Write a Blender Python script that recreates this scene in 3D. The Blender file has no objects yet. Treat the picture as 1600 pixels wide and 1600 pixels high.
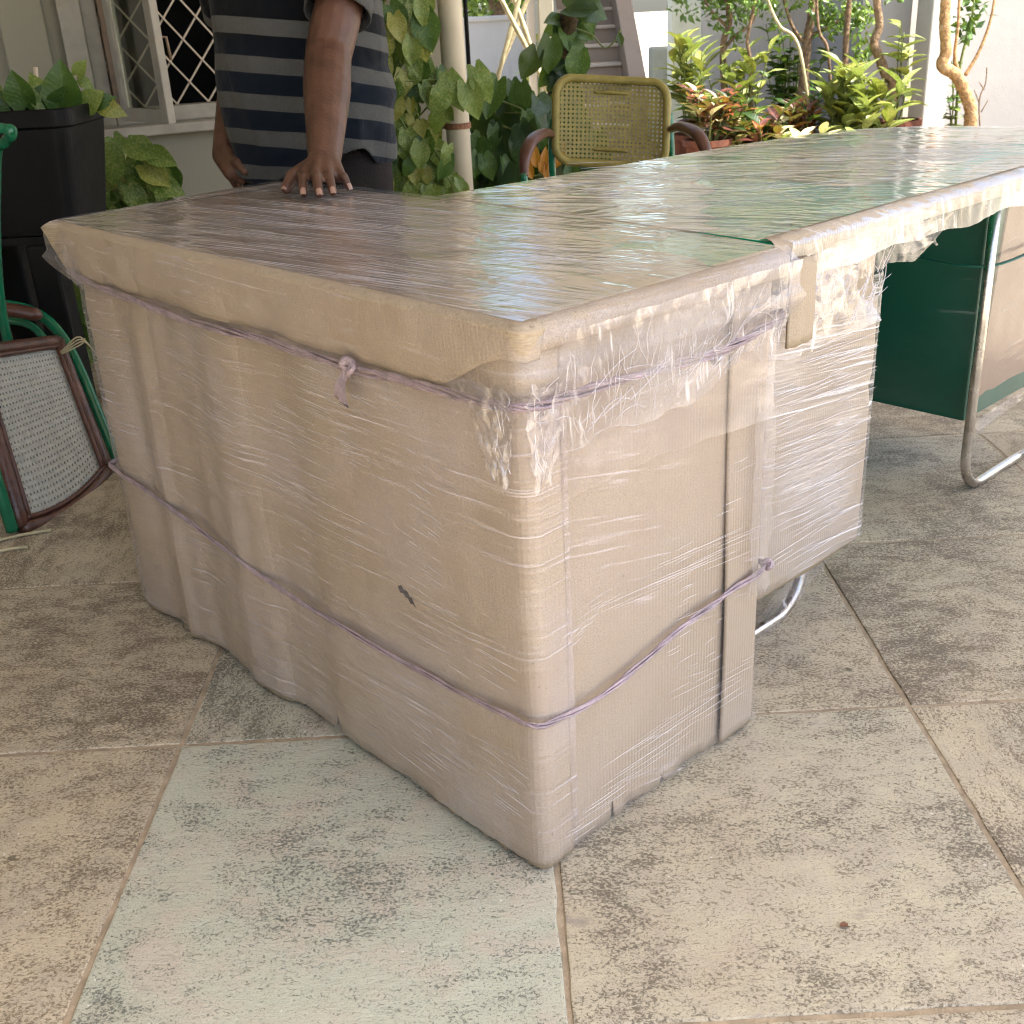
import bpy, math, random
from mathutils import Vector, Matrix, noise, Euler

rnd = random.Random(7)
sc = bpy.context.scene
COL = sc.collection
PI = math.pi
R = math.radians

# ------------------------------------------------------------------ camera, sky, sun, exposure
H = 1.07
FPX, PITCH, ROLL = 1737.0, R(24.3), math.atan(0.054)
cF = Vector((0, math.cos(PITCH), -math.sin(PITCH)))
u0 = Vector((0, math.sin(PITCH), math.cos(PITCH)))
r0 = Vector((1, 0, 0))
cR = r0 * math.cos(ROLL) - u0 * math.sin(ROLL)
cU = r0 * math.sin(ROLL) + u0 * math.cos(ROLL)
cd = bpy.data.cameras.new('camera')
cam = bpy.data.objects.new('camera', cd)
COL.objects.link(cam)
M3 = Matrix((cR, cU, -cF)).transposed()
cam.matrix_world = Matrix.Translation((0, 0, H)) @ M3.to_4x4()
cd.sensor_width = 36
cd.lens = FPX / 1600 * 36
cd.clip_start = 0.02
cd.clip_end = 400
cd.dof.use_dof = True
cd.dof.focus_distance = 1.7
cd.dof.aperture_fstop = 16
sc.camera = cam

SUN_EL, SUN_AZ = R(60), R(110)          # azimuth measured from +Y (forward) towards +X (right)
wd = bpy.data.worlds.new('World')
sc.world = wd
wd.use_nodes = True
wn = wd.node_tree.nodes
sky = wn.new('ShaderNodeTexSky')
sky.sky_type = 'NISHITA'
sky.sun_disc = False
sky.sun_elevation = SUN_EL
sky.sun_rotation = SUN_AZ
sky.air_density = 1.0
sky.dust_density = 3.0
sky.ozone_density = 1.0
bg = wn['Background']
bg.inputs['Strength'].default_value = 0.15
wd.node_tree.links.new(sky.outputs[0], bg.inputs['Color'])
sl = bpy.data.lights.new('sun', 'SUN')
sl.energy = 4.6
sl.angle = R(0.6)
sl.color = (1.0, 0.95, 0.86)
so = bpy.data.objects.new('sun', sl)
COL.objects.link(so)
sdir = Vector((math.sin(SUN_AZ) * math.cos(SUN_EL), math.cos(SUN_AZ) * math.cos(SUN_EL), math.sin(SUN_EL)))
so.location = sdir * 30
so.rotation_euler = sdir.to_track_quat('Z', 'Y').to_euler()
vs = sc.view_settings
vs.view_transform = 'Standard'
vs.look = 'None'
vs.exposure = 1.93
vs.gamma = 1.0
sc.cycles.use_denoising = True
sc.cycles.filter_width = 1.05
sc.cycles.max_bounces = 6
sc.cycles.diffuse_bounces = 4
sc.cycles.glossy_bounces = 3
sc.cycles.transmission_bounces = 3
sc.cycles.transparent_max_bounces = 12
sc.cycles.use_adaptive_sampling = True
sc.cycles.adaptive_threshold = 0.02
sc.cycles.caustics_reflective = False
sc.cycles.caustics_refractive = False
sc.cycles.sample_clamp_indirect = 8


def ray(px, py):
    return cF * FPX + cR * (px - 800) - cU * (py - 800)


def P(px, py, Y):
    d = ray(px, py)
    return Vector((0, 0, H)) + d * (Y / d.y)


def G(px, py, z=0.0):
    d = ray(px, py)
    return Vector((0, 0, H)) + d * ((z - H) / d.z)


# ------------------------------------------------------------------ object helpers
MW = {}


def tag(o, label=None, cat=None, group=None, kind=None):
    if label: o['label'] = label
    if cat: o['category'] = cat
    if group: o['group'] = group
    if kind: o['kind'] = kind
    return o


def empty(name, loc=(0, 0, 0), rz=0.0, label=None, cat=None, group=None):
    o = bpy.data.objects.new(name, None)
    COL.objects.link(o)
    o.empty_display_size = 0.05
    o.location = loc
    o.rotation_euler = (0, 0, rz)
    MW[o.name] = Matrix.Translation(Vector(loc)) @ Matrix.Rotation(rz, 4, 'Z')
    return tag(o, label, cat, group)


def link(name, me, mat=None, parent=None, mw=None):
    o = bpy.data.objects.new(name, me)
    COL.objects.link(o)
    if mat is not None and len(me.materials) == 0:
        me.materials.append(mat)
    if parent is not None:
        o.parent = parent
    pm = MW.get(parent.name, Matrix()) if parent is not None else Matrix()
    if mw is not None:
        o.matrix_basis = pm.inverted() @ mw
        MW[o.name] = mw
    else:
        MW[o.name] = pm
    return o


class MB:
    def __init__(s):
        s.v = []; s.f = []; s.uv = {}

    def add(s, vs_, fs_):
        b = len(s.v)
        s.v.extend([Vector(p) for p in vs_])
        s.f.extend([tuple(i + b for i in f) for f in fs_])
        return s

    def box(s, c, d, m=None):
        c = Vector(c); x, y, z = d[0] / 2, d[1] / 2, d[2] / 2
        pts = [Vector((a * x, b * y, e * z)) for a in (-1, 1) for b in (-1, 1) for e in (-1, 1)]
        if m is not None:
            pts = [m @ p for p in pts]
        return s.add([c + p for p in pts], [(0, 1, 3, 2), (4, 6, 7, 5), (0, 4, 5, 1), (2, 3, 7, 6), (0, 2, 6, 4), (1, 5, 7, 3)])

    def bar(s, a, b, w, t, up=(0, 0, 1)):
        a = Vector(a); b = Vector(b); d = (b - a); L = d.length; d.normalize()
        x = d.cross(Vector(up)); x.normalize(); y = x.cross(d)
        m = Matrix((x, d, y)).transposed()
        return s.box((a + b) / 2, (w, L, t), m)

    def tube(s, pts, rad, n=8, cap=True, flat=1.0, up=None):
        pts = [Vector(p) for p in pts]
        N = len(pts)
        if not hasattr(rad, '__len__'): rad = [rad] * N
        vs_ = []; fs_ = []
        ref = Vector(up) if up else None
        px_ = None
        for i, p in enumerate(pts):
            t = (pts[min(i + 1, N - 1)] - pts[max(i - 1, 0)])
            if t.length < 1e-9: t = Vector((0, 0, 1))
            t.normalize()
            if px_ is None:
                r = ref or (Vector((0, 0, 1)) if abs(t.z) < 0.9 else Vector((1, 0, 0)))
                x = r - t * r.dot(t); x.normalize()
            else:
                x = px_ - t * px_.dot(t)
                if x.length < 1e-6: x = Vector((1, 0, 0))
                x.normalize()
            px_ = x
            y = t.cross(x)
            for k in range(n):
                a = 2 * PI * k / n
                vs_.append(p + (x * math.cos(a) * flat + y * math.sin(a)) * rad[i])
        for i in range(N - 1):
            for k in range(n):
                k2 = (k + 1) % n
                fs_.append((i * n + k, i * n + k2, (i + 1) * n + k2, (i + 1) * n + k))
        if cap:
            fs_.append(tuple(reversed(range(n))))
            fs_.append(tuple((N - 1) * n + k for k in range(n)))
        return s.add(vs_, fs_)

    def prism(s, poly, z0, z1):
        n = len(poly)
        vs_ = [(p[0], p[1], z0) for p in poly] + [(p[0], p[1], z1) for p in poly]
        fs_ = [tuple(reversed(range(n))), tuple(range(n, 2 * n))]
        fs_ += [(i, (i + 1) % n, n + (i + 1) % n, n + i) for i in range(n)]
        return s.add(vs_, fs_)

    def grid(s, nu, nv, fn, wrap=False):
        vs_ = [fn(i, j) for j in range(nv) for i in range(nu)]
        fs_ = []
        for j in range(nv - 1):
            for i in range(nu if wrap else nu - 1):
                i2 = (i + 1) % nu
                fs_.append((j * nu + i, j * nu + i2, (j + 1) * nu + i2, (j + 1) * nu + i))
        return s.add(vs_, fs_)

    def ball(s, c, r, n=12, m=8):
        c = Vector(c)
        if not hasattr(r, '__len__'): r = (r, r, r)
        vs_ = [c + Vector((0, 0, r[2]))]
        for j in range(1, m):
            t = PI * j / m
            for i in range(n):
                a = 2 * PI * i / n
                vs_.append(c + Vector((r[0] * math.sin(t) * math.cos(a), r[1] * math.sin(t) * math.sin(a), r[2] * math.cos(t))))
        vs_.append(c - Vector((0, 0, r[2])))
        fs_ = [(0, 1 + i, 1 + (i + 1) % n) for i in range(n)]
        for j in range(m - 2):
            for i in range(n):
                a = 1 + j * n + i; b = 1 + j * n + (i + 1) % n
                fs_.append((a, a + n, b + n, b))
        e = len(vs_) - 1
        o = 1 + (m - 2) * n
        fs_ += [(e, o + (i + 1) % n, o + i) for i in range(n)]
        return s.add(vs_, fs_)

    def cap(s, a, b, ra, rb):      # tapered capsule, closed pieces for the voxel union
        a = Vector(a); b = Vector(b)
        s.ball(a, ra); s.ball(b, rb)
        return s.tube([a, b], [ra, rb], 14)

    def mesh(s, name, smooth=False, uv=None):
        me = bpy.data.meshes.new(name)
        me.from_pydata([tuple(p) for p in s.v], [], s.f)
        if uv:
            l = me.uv_layers.new(name='UVMap')
            for lp in me.loops:
                l.data[lp.index].uv = uv[lp.vertex_index]
        if smooth:
            me.polygons.foreach_set('use_smooth', [True] * len(me.polygons))
        me.update()
        return me

    def build(s, name, mat, parent=None, smooth=False, world=False, bevel=0, solid=0, uv=None, seg=2):
        if world and parent is not None:
            inv = MW[parent.name].inverted()
            s.v = [inv @ p for p in s.v]
        o = link(name, s.mesh(name, smooth, uv), mat, parent)
        if solid:
            md = o.modifiers.new('solid', 'SOLIDIFY'); md.thickness = solid; md.offset = -1
        if bevel:
            md = o.modifiers.new('bevel', 'BEVEL'); md.width = bevel; md.segments = seg; md.limit_method = 'ANGLE'; md.angle_limit = R(40)
        return o


def spline(ctrl, n=8):
    c = [Vector(p) for p in ctrl]
    out = []
    for i in range(len(c) - 1):
        p0 = c[max(i - 1, 0)]; p1 = c[i]; p2 = c[i + 1]; p3 = c[min(i + 2, len(c) - 1)]
        for k in range(n):
            t = k / n
            out.append(0.5 * ((2 * p1) + (p2 - p0) * t + (2 * p0 - 5 * p1 + 4 * p2 - p3) * t * t + (3 * p1 - p0 - 3 * p2 + p3) * t ** 3))
    out.append(c[-1])
    return out


def interp(x, pts):
    if x <= pts[0][0]: return pts[0][1]
    for (a, va), (b, vb) in zip(pts, pts[1:]):
        if x <= b:
            t = (x - a) / (b - a); t = t * t * (3 - 2 * t)
            return va + (vb - va) * t
    return pts[-1][1]


def ns(x, y=0.0, z=0.0):
    return noise.noise(Vector((x, y, z)))


# ------------------------------------------------------------------ materials
class NT:
    def __init__(s, name):
        s.m = bpy.data.materials.new(name); s.m.use_nodes = True
        s.t = s.m.node_tree; s.t.nodes.clear()
        s.out = s.t.nodes.new('ShaderNodeOutputMaterial')

    def n(s, typ, ins=None, **kw):
        nd = s.t.nodes.new('ShaderNode' + typ)
        for k, v in kw.items(): setattr(nd, k, v)
        for k, v in (ins or {}).items():
            sk = nd.inputs[k]
            if hasattr(v, 'is_output'): s.t.links.new(v, sk)
            else: sk.default_value = v
        return nd

    def math(s, op, a, b=0.0, c=None, clamp=False):
        ins = {0: a, 1: b}
        if c is not None: ins[2] = c
        return s.n('Math', ins, operation=op, use_clamp=clamp).outputs[0]

    def mix(s, f, a, b, bt='MIX'):
        nd = s.n('Mix', data_type='RGBA', blend_type=bt)
        for k, v in ((0, f), (6, a), (7, b)):
            if hasattr(v, 'is_output'): s.t.links.new(v, nd.inputs[k])
            else: nd.inputs[k].default_value = v if not isinstance(v, tuple) else (*v[:3], 1)
        return nd.outputs[2]

    def noise(s, vec, scale, detail=3, rough=0.55, dist=0.0):
        return s.n('TexNoise', {'Vector': vec, 'Scale': scale, 'Detail': detail, 'Roughness': rough, 'Distortion': dist}).outputs[0]

    def ramp(s, f, a, b, v0=0.0, v1=1.0, smooth=True):
        nd = s.n('MapRange', {0: f, 1: a, 2: b, 3: v0, 4: v1}, interpolation_type='SMOOTHSTEP' if smooth else 'LINEAR')
        return nd.outputs[0]

    def obj(s): return s.n('TexCoord').outputs['Object']
    def uvc(s): return s.n('TexCoord').outputs['UV']
    def rand(s): return s.n('ObjectInfo').outputs['Random']
    def mapping(s, vec, loc=(0, 0, 0), rot=(0, 0, 0), scale=(1, 1, 1)):
        return s.n('Mapping', {'Vector': vec, 'Location': loc, 'Rotation': rot, 'Scale': scale}).outputs[0]

    def bump(s, h, strength=0.3, dist=0.01):
        return s.n('Bump', {'Height': h, 'Strength': strength, 'Distance': dist}).outputs[0]

    def pbr(s, col, rough=0.6, metal=0.0, normal=None, spec=0.5, **kw):
        ins = {'Base Color': col if hasattr(col, 'is_output') else (*col[:3], 1), 'Roughness': rough, 'Metallic': metal, 'Specular IOR Level': spec}
        if normal is not None: ins['Normal'] = normal
        ins.update(kw)
        return s.n('BsdfPrincipled', ins).outputs[0]

    def done(s, sh):
        s.t.links.new(sh, s.out.inputs['Surface'])
        return s.m


def m_plain(name, col, rough=0.6, metal=0.0, var=0.12, scale=12, bump=0.08, bscale=60, spec=0.5, dirt=None):
    t = NT(name); o = t.obj()
    n1 = t.noise(o, scale, 4)
    c = t.mix(t.ramp(n1, 0.3, 0.7), tuple(x * (1 - var) for x in col), tuple(min(1, x * (1 + var)) for x in col))
    if dirt:
        c = t.mix(t.ramp(t.noise(o, scale * 0.4, 5, 0.65), 0.52, 0.75, 0, 0.7), c, dirt)
    b = t.bump(t.noise(o, bscale, 3), bump, 0.01)
    return t.done(t.pbr(c, t.ramp(n1, 0.2, 0.8, rough * 0.85, min(1, rough * 1.12)), metal, b, spec))


def m_card(name, col=(0.435, 0.357, 0.264), uv=True, gloss=0.0):
    t = NT(name); v = t.uvc() if uv else t.obj()
    fine = t.noise(v, 420, 3, 0.7)
    med = t.noise(v, 9, 4)
    fib = t.noise(t.mapping(v, scale=(30, 240, 30)), 3, 3)
    c = t.mix(t.ramp(fine, 0.3, 0.72), tuple(x * 0.76 for x in col), tuple(x * 1.12 for x in col))
    c = t.mix(t.ramp(med, 0.35, 0.7, 0, 0.6), c, (col[0] * 0.90, col[1] * 0.87, col[2] * 0.86))
    c = t.mix(t.ramp(t.noise(v, 2.6, 5, 0.62), 0.5, 0.72, 0, 0.45), c, (col[0] * 0.78, col[1] * 0.74, col[2] * 0.70))
    spk = t.ramp(t.noise(v, 260, 1), 0.69, 0.74, 0, 0.55)
    c = t.mix(spk, c, (0.16, 0.12, 0.08))
    wave = t.n('TexWave', {'Vector': v, 'Scale': 48.0, 'Distortion': 0.4, 'Detail': 1.0}, wave_type='BANDS', bands_direction='X').outputs['Fac']
    h = t.math('ADD', t.math('MULTIPLY', wave, 0.22), t.math('MULTIPLY', fine, 0.35))
    h = t.math('ADD', h, t.math('MULTIPLY', fib, 0.25))
    h = t.math('ADD', h, t.math('MULTIPLY', t.noise(v, 5, 3), 3.0))
    return t.done(t.pbr(c, 0.72, 0, t.bump(h, 0.30, 0.003), 0.3, **{'Coat Weight': gloss, 'Coat Roughness': 0.28}))


def m_film(name, base=0.10, streak=0.5, ang=0.0, across=230, along=5, uv=True, patch=(0.4, 0.62), col=(0.80, 0.74, 0.80), rough=0.22, bump=0.5, pscale=5.0, loc=(0, 0, 0), wr=0.0, gloss=0.6, refl=0.035, wscale=26, fpow=4.0):
    t = NT(name); v = t.uvc() if uv else t.obj()
    v = t.mapping(v, loc=loc, rot=(0, 0, ang))
    st1 = t.noise(t.mapping(v, scale=(along, across, along)), 1.0, 2, 0.6, 0.15)
    st2 = t.noise(t.mapping(v, loc=(3, 5, 1), rot=(0, 0, 0.05), scale=(along * 2.2, across * 0.45, along * 2)), 1.0, 2, 0.6, 0.3)
    pm = t.ramp(t.noise(t.mapping(v, scale=(0.6, 1.2, 1)), pscale, 3, 0.6), patch[0], patch[1])
    s1 = t.math('MULTIPLY', t.ramp(st1, 0.56, 0.72), pm)
    s2 = t.math('MULTIPLY', t.ramp(st2, 0.60, 0.80), pm)
    ss = t.math('MAXIMUM', s1, t.math('MULTIPLY', s2, 0.7))
    haze = t.ramp(t.noise(v, 4.0, 3), 0.38, 0.68, base * 0.25, base * 1.9)
    h = t.math('ADD', t.math('MULTIPLY', st1, pm), t.math('MULTIPLY', st2, 0.9))
    if wscale < 20: h = t.math('MULTIPLY', h, 0.35)
    if wr:
        w = t.noise(t.mapping(v, scale=(0.5 if wscale < 20 else 1, 1, 1)), wscale, 3, 0.6, 1.2)
        h = t.math('ADD', h, t.math('MULTIPLY', w, wr))
        if wscale > 20: ss = t.math('MAXIMUM', ss, t.ramp(t.math('ABSOLUTE', t.math('SUBTRACT', w, 0.5)), 0.0, 0.008, 0.45, 0.0))
    fr = t.n('LayerWeight', {'Blend': 0.5}).outputs['Facing']
    fac = t.math('ADD', t.math('MULTIPLY', ss, streak), haze)
    fac = t.math('ADD', fac, t.math('MULTIPLY', t.math('POWER', fr, 3.0), 0.08), clamp=True)
    nb = t.bump(h, bump, 0.004)
    body = t.pbr(col, max(0.3, rough), 0, nb, 0.5)
    tr = t.n('BsdfTransparent', {'Color': (0.985, 0.975, 0.985, 1)}).outputs[0]
    gl = t.n('BsdfGlossy', {'Color': (1, 1, 1, 1), 'Roughness': rough, 'Normal': nb}).outputs[0]
    a = t.n('MixShader', {0: fac, 1: tr, 2: body}).outputs[0]
    f5 = t.math('POWER', t.n('LayerWeight', {'Blend': 0.5, 'Normal': nb}).outputs['Facing'], fpow)
    fr2 = t.math('ADD', t.math('MULTIPLY', f5, gloss), refl)
    b = t.n('MixShader', {0: fr2, 1: a, 2: gl}).outputs[0]
    return t.done(b)


def m_tile():
    t = NT('stone_tile')
    o = t.obj()
    r = t.rand()
    sh = t.n('CombineXYZ', {0: t.math('MULTIPLY', r, 37.0), 1: t.math('MULTIPLY', r, 91.0), 2: 0.0}).outputs[0]
    v = t.n('VectorMath', {0: o, 1: sh}, operation='ADD').outputs[0]
    g = t.n('Attribute', attribute_type='OBJECT', attribute_name='green').outputs['Fac']
    br = t.n('Attribute', attribute_type='OBJECT', attribute_name='pale').outputs['Fac']
    low = t.noise(v, 3.2, 5, 0.6)
    mid = t.noise(v, 11, 5, 0.65, 0.4)
    mid2 = t.noise(t.mapping(v, loc=(4, 2, 0), rot=(0, 0, 0.5), scale=(1, 2.1, 1)), 15, 5, 0.7, 0.3)
    fine = t.noise(t.mapping(v, rot=(0, 0, 0.4), scale=(1, 1.3, 1)), 190, 5, 0.75, 0.7)
    vf = t.noise(v, 420, 2, 0.6)
    base_t = t.mix(t.ramp(low, 0.35, 0.65), (0.27, 0.205, 0.13), (0.195, 0.155, 0.11))
    base_g = t.mix(t.ramp(low, 0.35, 0.65), (0.215, 0.225, 0.175), (0.16, 0.17, 0.14))
    base = t.mix(g, base_t, base_g)
    cr_t = t.mix(t.ramp(mid, 0.35, 0.65), (0.60, 0.51, 0.36), (0.51, 0.44, 0.33))
    cr_t = t.mix(t.ramp(t.noise(v, 2.3, 3), 0.5, 0.7, 0, 0.5), cr_t, (0.50, 0.38, 0.25))
    cr_g = t.mix(t.ramp(mid, 0.4, 0.65), (0.51, 0.525, 0.42), (0.545, 0.495, 0.40))
    cr = t.mix(g, cr_t, cr_g)
    thr = t.math('ADD', t.math('MULTIPLY', t.math('SUBTRACT', mid2, 0.5), 0.42), t.math('MULTIPLY', t.math('SUBTRACT', low, 0.5), -0.38))
    thr = t.math('ADD', thr, t.math('ADD', br, -0.012))
    mask = t.ramp(t.math('ADD', fine, thr), 0.415, 0.51)
    c = t.mix(mask, base, cr)
    c = t.mix(t.ramp(mid2, 0.60, 0.76, 0, 0.5), c, (0.20, 0.175, 0.17))
    vor = t.n('TexVoronoi', {'Vector': t.n('VectorMath', {0: v, 1: t.mapping(v, scale=(0, 0, 0))}, operation='ADD').outputs[0], 'Scale': 9.0, 'Randomness': 1.0})
    spot = t.ramp(t.math('ADD', vor.outputs['Distance'], t.math('MULTIPLY', fine, 0.08)), 0.085, 0.115, 0.75, 0.0)
    spot = t.math('MULTIPLY', spot, t.ramp(t.n('SeparateColor', {0: vor.outputs['Color']}).outputs[0], 0.60, 0.62))
    c = t.mix(spot, c, (0.10, 0.085, 0.05))
    c = t.mix(t.ramp(vf, 0.52, 0.68, 0.0, 0.6), c, t.mix(0.6, c, (0.09, 0.075, 0.05)))
    lsp = t.ramp(t.noise(t.mapping(v, loc=(9, 9, 0)), 95, 1), 0.765, 0.785, 0, 0.8)
    c = t.mix(lsp, c, (0.75, 0.72, 0.64))
    h = t.math('ADD', t.math('MULTIPLY', fine, 0.35), t.math('MULTIPLY', mid, 2.2))
    h = t.math('ADD', h, t.math('MULTIPLY', mask, 0.22))
    h = t.math('ADD', h, t.math('MULTIPLY', t.noise(t.mapping(v, rot=(0, 0, 0.6), scale=(1, 3.2, 1)), 24, 5, 0.7, 0.8), 1.0))
    rg = t.ramp(mid, 0.3, 0.7, 0.48, 0.7)
    return t.done(t.pbr(c, rg, 0, t.bump(h, 0.55, 0.004), 0.42))


def m_leaf(name, a, b, v=None, vamt=0.5, rough=0.42, trans=0.22, vs_=14):
    t = NT(name); o = t.obj(); r = t.rand()
    sh = t.n('VectorMath', {0: o, 1: t.n('CombineXYZ', {0: t.math('MULTIPLY', r, 50.0), 1: t.math('MULTIPLY', r, 23.0), 2: 0.0}).outputs[0]}, operation='ADD').outputs[0]
    c = t.mix(r, a, b)
    n1 = t.noise(sh, vs_, 4, 0.6, 0.5)
    if v:
        c = t.mix(t.ramp(n1, 0.5 - 0.22 * vamt + 0.06, 0.62, 0, 0.9), c, v)
    else:
        c = t.mix(t.ramp(n1, 0.35, 0.7, 0, 0.5), c, tuple(x * 0.6 for x in a))
    sep = t.n('SeparateXYZ', {0: o})
    rib = t.ramp(t.math('ABSOLUTE', sep.outputs[0]), 0.0, 0.02, 0.45, 0.0)
    c = t.mix(rib, c, tuple(min(1, x * 1.6 + 0.03) for x in b))
    vein = t.n('TexWave', {'Vector': t.n('CombineXYZ', {0: t.math('ADD', sep.outputs[1], t.math('MULTIPLY', t.math('ABSOLUTE', sep.outputs[0]), -0.9)), 1: 0.0, 2: 0.0}).outputs[0], 'Scale': 2.4, 'Distortion': 0.0}, wave_type='BANDS', bands_direction='X').outputs['Fac']
    nb = t.bump(t.math('ADD', t.math('MULTIPLY', vein, 0.4), n1), 0.12, 0.02)
    p = t.pbr(c, rough, 0, nb, 0.45)
    tl = t.n('BsdfTranslucent', {'Color': t.mix(0.5, c, (0.25, 0.35, 0.03))}).outputs[0]
    return t.done(t.n('MixShader', {0: trans, 1: p, 2: tl}).outputs[0])


def m_wall(name, col, stain=(0.3, 0.27, 0.2), amt=0.35):
    t = NT(name); o = t.n('NewGeometry').outputs['Position']
    c = t.mix(t.ramp(t.noise(o, 1.6, 5, 0.6), 0.3, 0.7), tuple(x * 0.93 for x in col), col)
    st = t.noise(t.mapping(o, scale=(3.2, 3.2, 0.5)), 1.6, 5, 0.65)
    c = t.mix(t.ramp(st, 0.55, 0.8, 0, amt), c, stain)
    c = t.mix(t.ramp(t.noise(o, 7, 5, 0.7), 0.6, 0.75, 0, amt * 0.6), c, stain)
    h = t.math('ADD', t.noise(o, 90, 3), t.math('MULTIPLY', t.noise(o, 6, 3), 2.0))
    return t.done(t.pbr(c, 0.85, 0, t.bump(h, 0.25, 0.006), 0.25))


def m_shirt():
    t = NT('striped_knit'); u = t.uvc()
    sep = t.n('SeparateXYZ', {0: u})
    o = t.obj()
    zz = t.math('ADD', sep.outputs[1], t.math('MULTIPLY', t.noise(o, 5, 2), 0.008))
    fr = t.math('FRACT', t.math('DIVIDE', zz, 0.0785))
    st = t.math('MULTIPLY', t.ramp(fr, 0.02, 0.05), t.ramp(fr, 0.46, 0.49, 1, 0))
    mel = t.noise(o, 700, 2, 0.7)
    grey = t.mix(t.ramp(mel, 0.3, 0.7), (0.045, 0.045, 0.042), (0.115, 0.113, 0.106))
    navy = t.mix(t.ramp(sep.outputs[1], 0.93, 1.05), (0.0045, 0.008, 0.015), (0.003, 0.004, 0.006))
    c = t.mix(st, navy, grey)
    h = t.math('ADD', t.math('MULTIPLY', mel, 0.3), t.math('MULTIPLY', t.noise(t.mapping(o, scale=(1, 1, 0.6)), 11, 3, 0.5, 0.8), 4.0))
    return t.done(t.pbr(c, 0.92, 0, t.bump(h, 0.45, 0.006), 0.15, **{'Sheen Weight': 0.08}))


def m_skin():
    t = NT('brown_skin'); o = t.obj()
    c = t.mix(t.ramp(t.noise(o, 18, 4), 0.3, 0.7), (0.075, 0.033, 0.020), (0.12, 0.055, 0.034))
    h = t.math('ADD', t.noise(o, 190, 3), t.math('MULTIPLY', t.noise(o, 45, 3), 1.2))
    return t.done(t.pbr(c, 0.48, 0, t.bump(h, 0.35, 0.003), 0.45))


M = {}
M['card'] = m_card('corrugated_cardboard')
M['card_top'] = m_card('cardboard_sheet', (0.42, 0.34, 0.27), uv=False)
M['card_edge'] = m_card('cardboard_edge_guard', (0.44, 0.362, 0.27), uv=False)
M['card_brown'] = m_card('brown_cardboard', (0.33, 0.235, 0.165), uv=False)
M['film_body'] = m_film('stretch_film_body', 0.11, 0.5, -0.03, 210, 3.5, patch=(0.34, 0.6), bump=0.8)
M['film_face'] = m_film('stretch_film_face', 0.03, 0.4, 0.22, 160, 3, patch=(0.48, 0.60), bump=0.35, pscale=6, loc=(2.1, 0.4, 0))
M['film_skirt'] = m_film('stretch_film_skirt', 0.05, 0.26, 0.02, 170, 5, patch=(0.38, 0.6), bump=0.5, wr=0.0)
M['film_crease'] = m_film('stretch_film_creased', 0.12, 0.6, 1.25, 90, 9, patch=(0.35, 0.55), bump=0.3, wr=0.2, rough=0.12, col=(0.86, 0.82, 0.82), refl=0.11)
M['film_top'] = m_film('stretch_film_top', 0.13, 0.55, 1.42, 100, 2.0, uv=False, patch=(0.38, 0.58), bump=0.9, rough=0.11, col=(0.70, 0.655, 0.66), gloss=1.0, wr=1.2, wscale=9, fpow=3.6)
M['film_top2'] = m_film('stretch_film_main_top', 0.17, 0.55, 1.15, 90, 2.0, uv=False, patch=(0.42, 0.6), bump=1.0, rough=0.08, col=(0.68, 0.66, 0.60), gloss=1.0, wr=2.4, wscale=7, fpow=3.4)
M['film_ped'] = m_film('stretch_film_pedestal', 0.16, 0.7, 0.12, 110, 2.5, patch=(0.32, 0.55), bump=0.8, col=(0.86, 0.83, 0.84))
M['film_crump'] = m_film('crumpled_film', 0.07, 0.4, 0.7, 60, 12, uv=False, patch=(0.45, 0.65), bump=0.35, rough=0.12, col=(0.88, 0.85, 0.92), wr=0.3, refl=0.10)
M['rope'] = m_plain('lilac_plastic_rope', (0.36, 0.28, 0.31), 0.35, 0, 0.22, 40, 0.4, 300, 0.6)
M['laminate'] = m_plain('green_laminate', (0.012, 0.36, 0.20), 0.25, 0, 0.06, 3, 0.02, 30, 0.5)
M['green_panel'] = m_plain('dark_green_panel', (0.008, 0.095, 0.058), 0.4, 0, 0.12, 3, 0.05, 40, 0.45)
M['chrome'] = m_plain('brushed_steel_tube', (0.62, 0.59, 0.55), 0.27, 1.0, 0.1, 20, 0.05, 90, 0.5, dirt=(0.25, 0.2, 0.16))
M['dark'] = m_plain('interior_shade_black', (0.012, 0.011, 0.010), 0.9)  # near-black colour that paints the shade of enclosed spaces
M['tile'] = m_tile()
M['grout'] = m_plain('grout', (0.40, 0.32, 0.225), 0.9, 0, 0.2, 30, 0.4, 200, 0.2)
M['wall'] = m_wall('cream_wall_paint', (0.27, 0.252, 0.195))
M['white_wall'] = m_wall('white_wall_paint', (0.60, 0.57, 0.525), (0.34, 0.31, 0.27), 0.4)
M['shaded_wall'] = m_wall('shaded_white_wall_paint', (0.36, 0.35, 0.335), (0.36, 0.34, 0.31), 0.35)  # darker copy of the white wall, with shade put into the colour
M['parapet'] = m_wall('shaded_pinkish_plaster', (0.36, 0.30, 0.25), (0.2, 0.16, 0.13), 0.4)  # albedo lowered so the parapet's shade sits in its colour
M['newel'] = m_wall('shaded_grey_green_plaster', (0.38, 0.40, 0.33))  # newel block darkened likewise, shade put into the plaster colour
M['tread'] = m_wall('sunlit_pale_concrete', (0.62, 0.56, 0.49), (0.3, 0.25, 0.2), 0.3)  # paler than the risers: sunlight on the treads painted in
M['ceil'] = m_wall('ceiling_paint', (0.55, 0.52, 0.46))
M['concrete'] = m_wall('weathered_concrete', (0.40, 0.33, 0.27), (0.18, 0.14, 0.11), 0.6)
M['soil'] = m_plain('garden_soil', (0.17, 0.13, 0.095), 0.95, 0, 0.35, 5, 0.8, 25, 0.2)
M['paver'] = m_plain('garden_paving', (0.50, 0.43, 0.33), 0.9, 0, 0.2, 4, 0.4, 40, 0.2)
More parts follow.
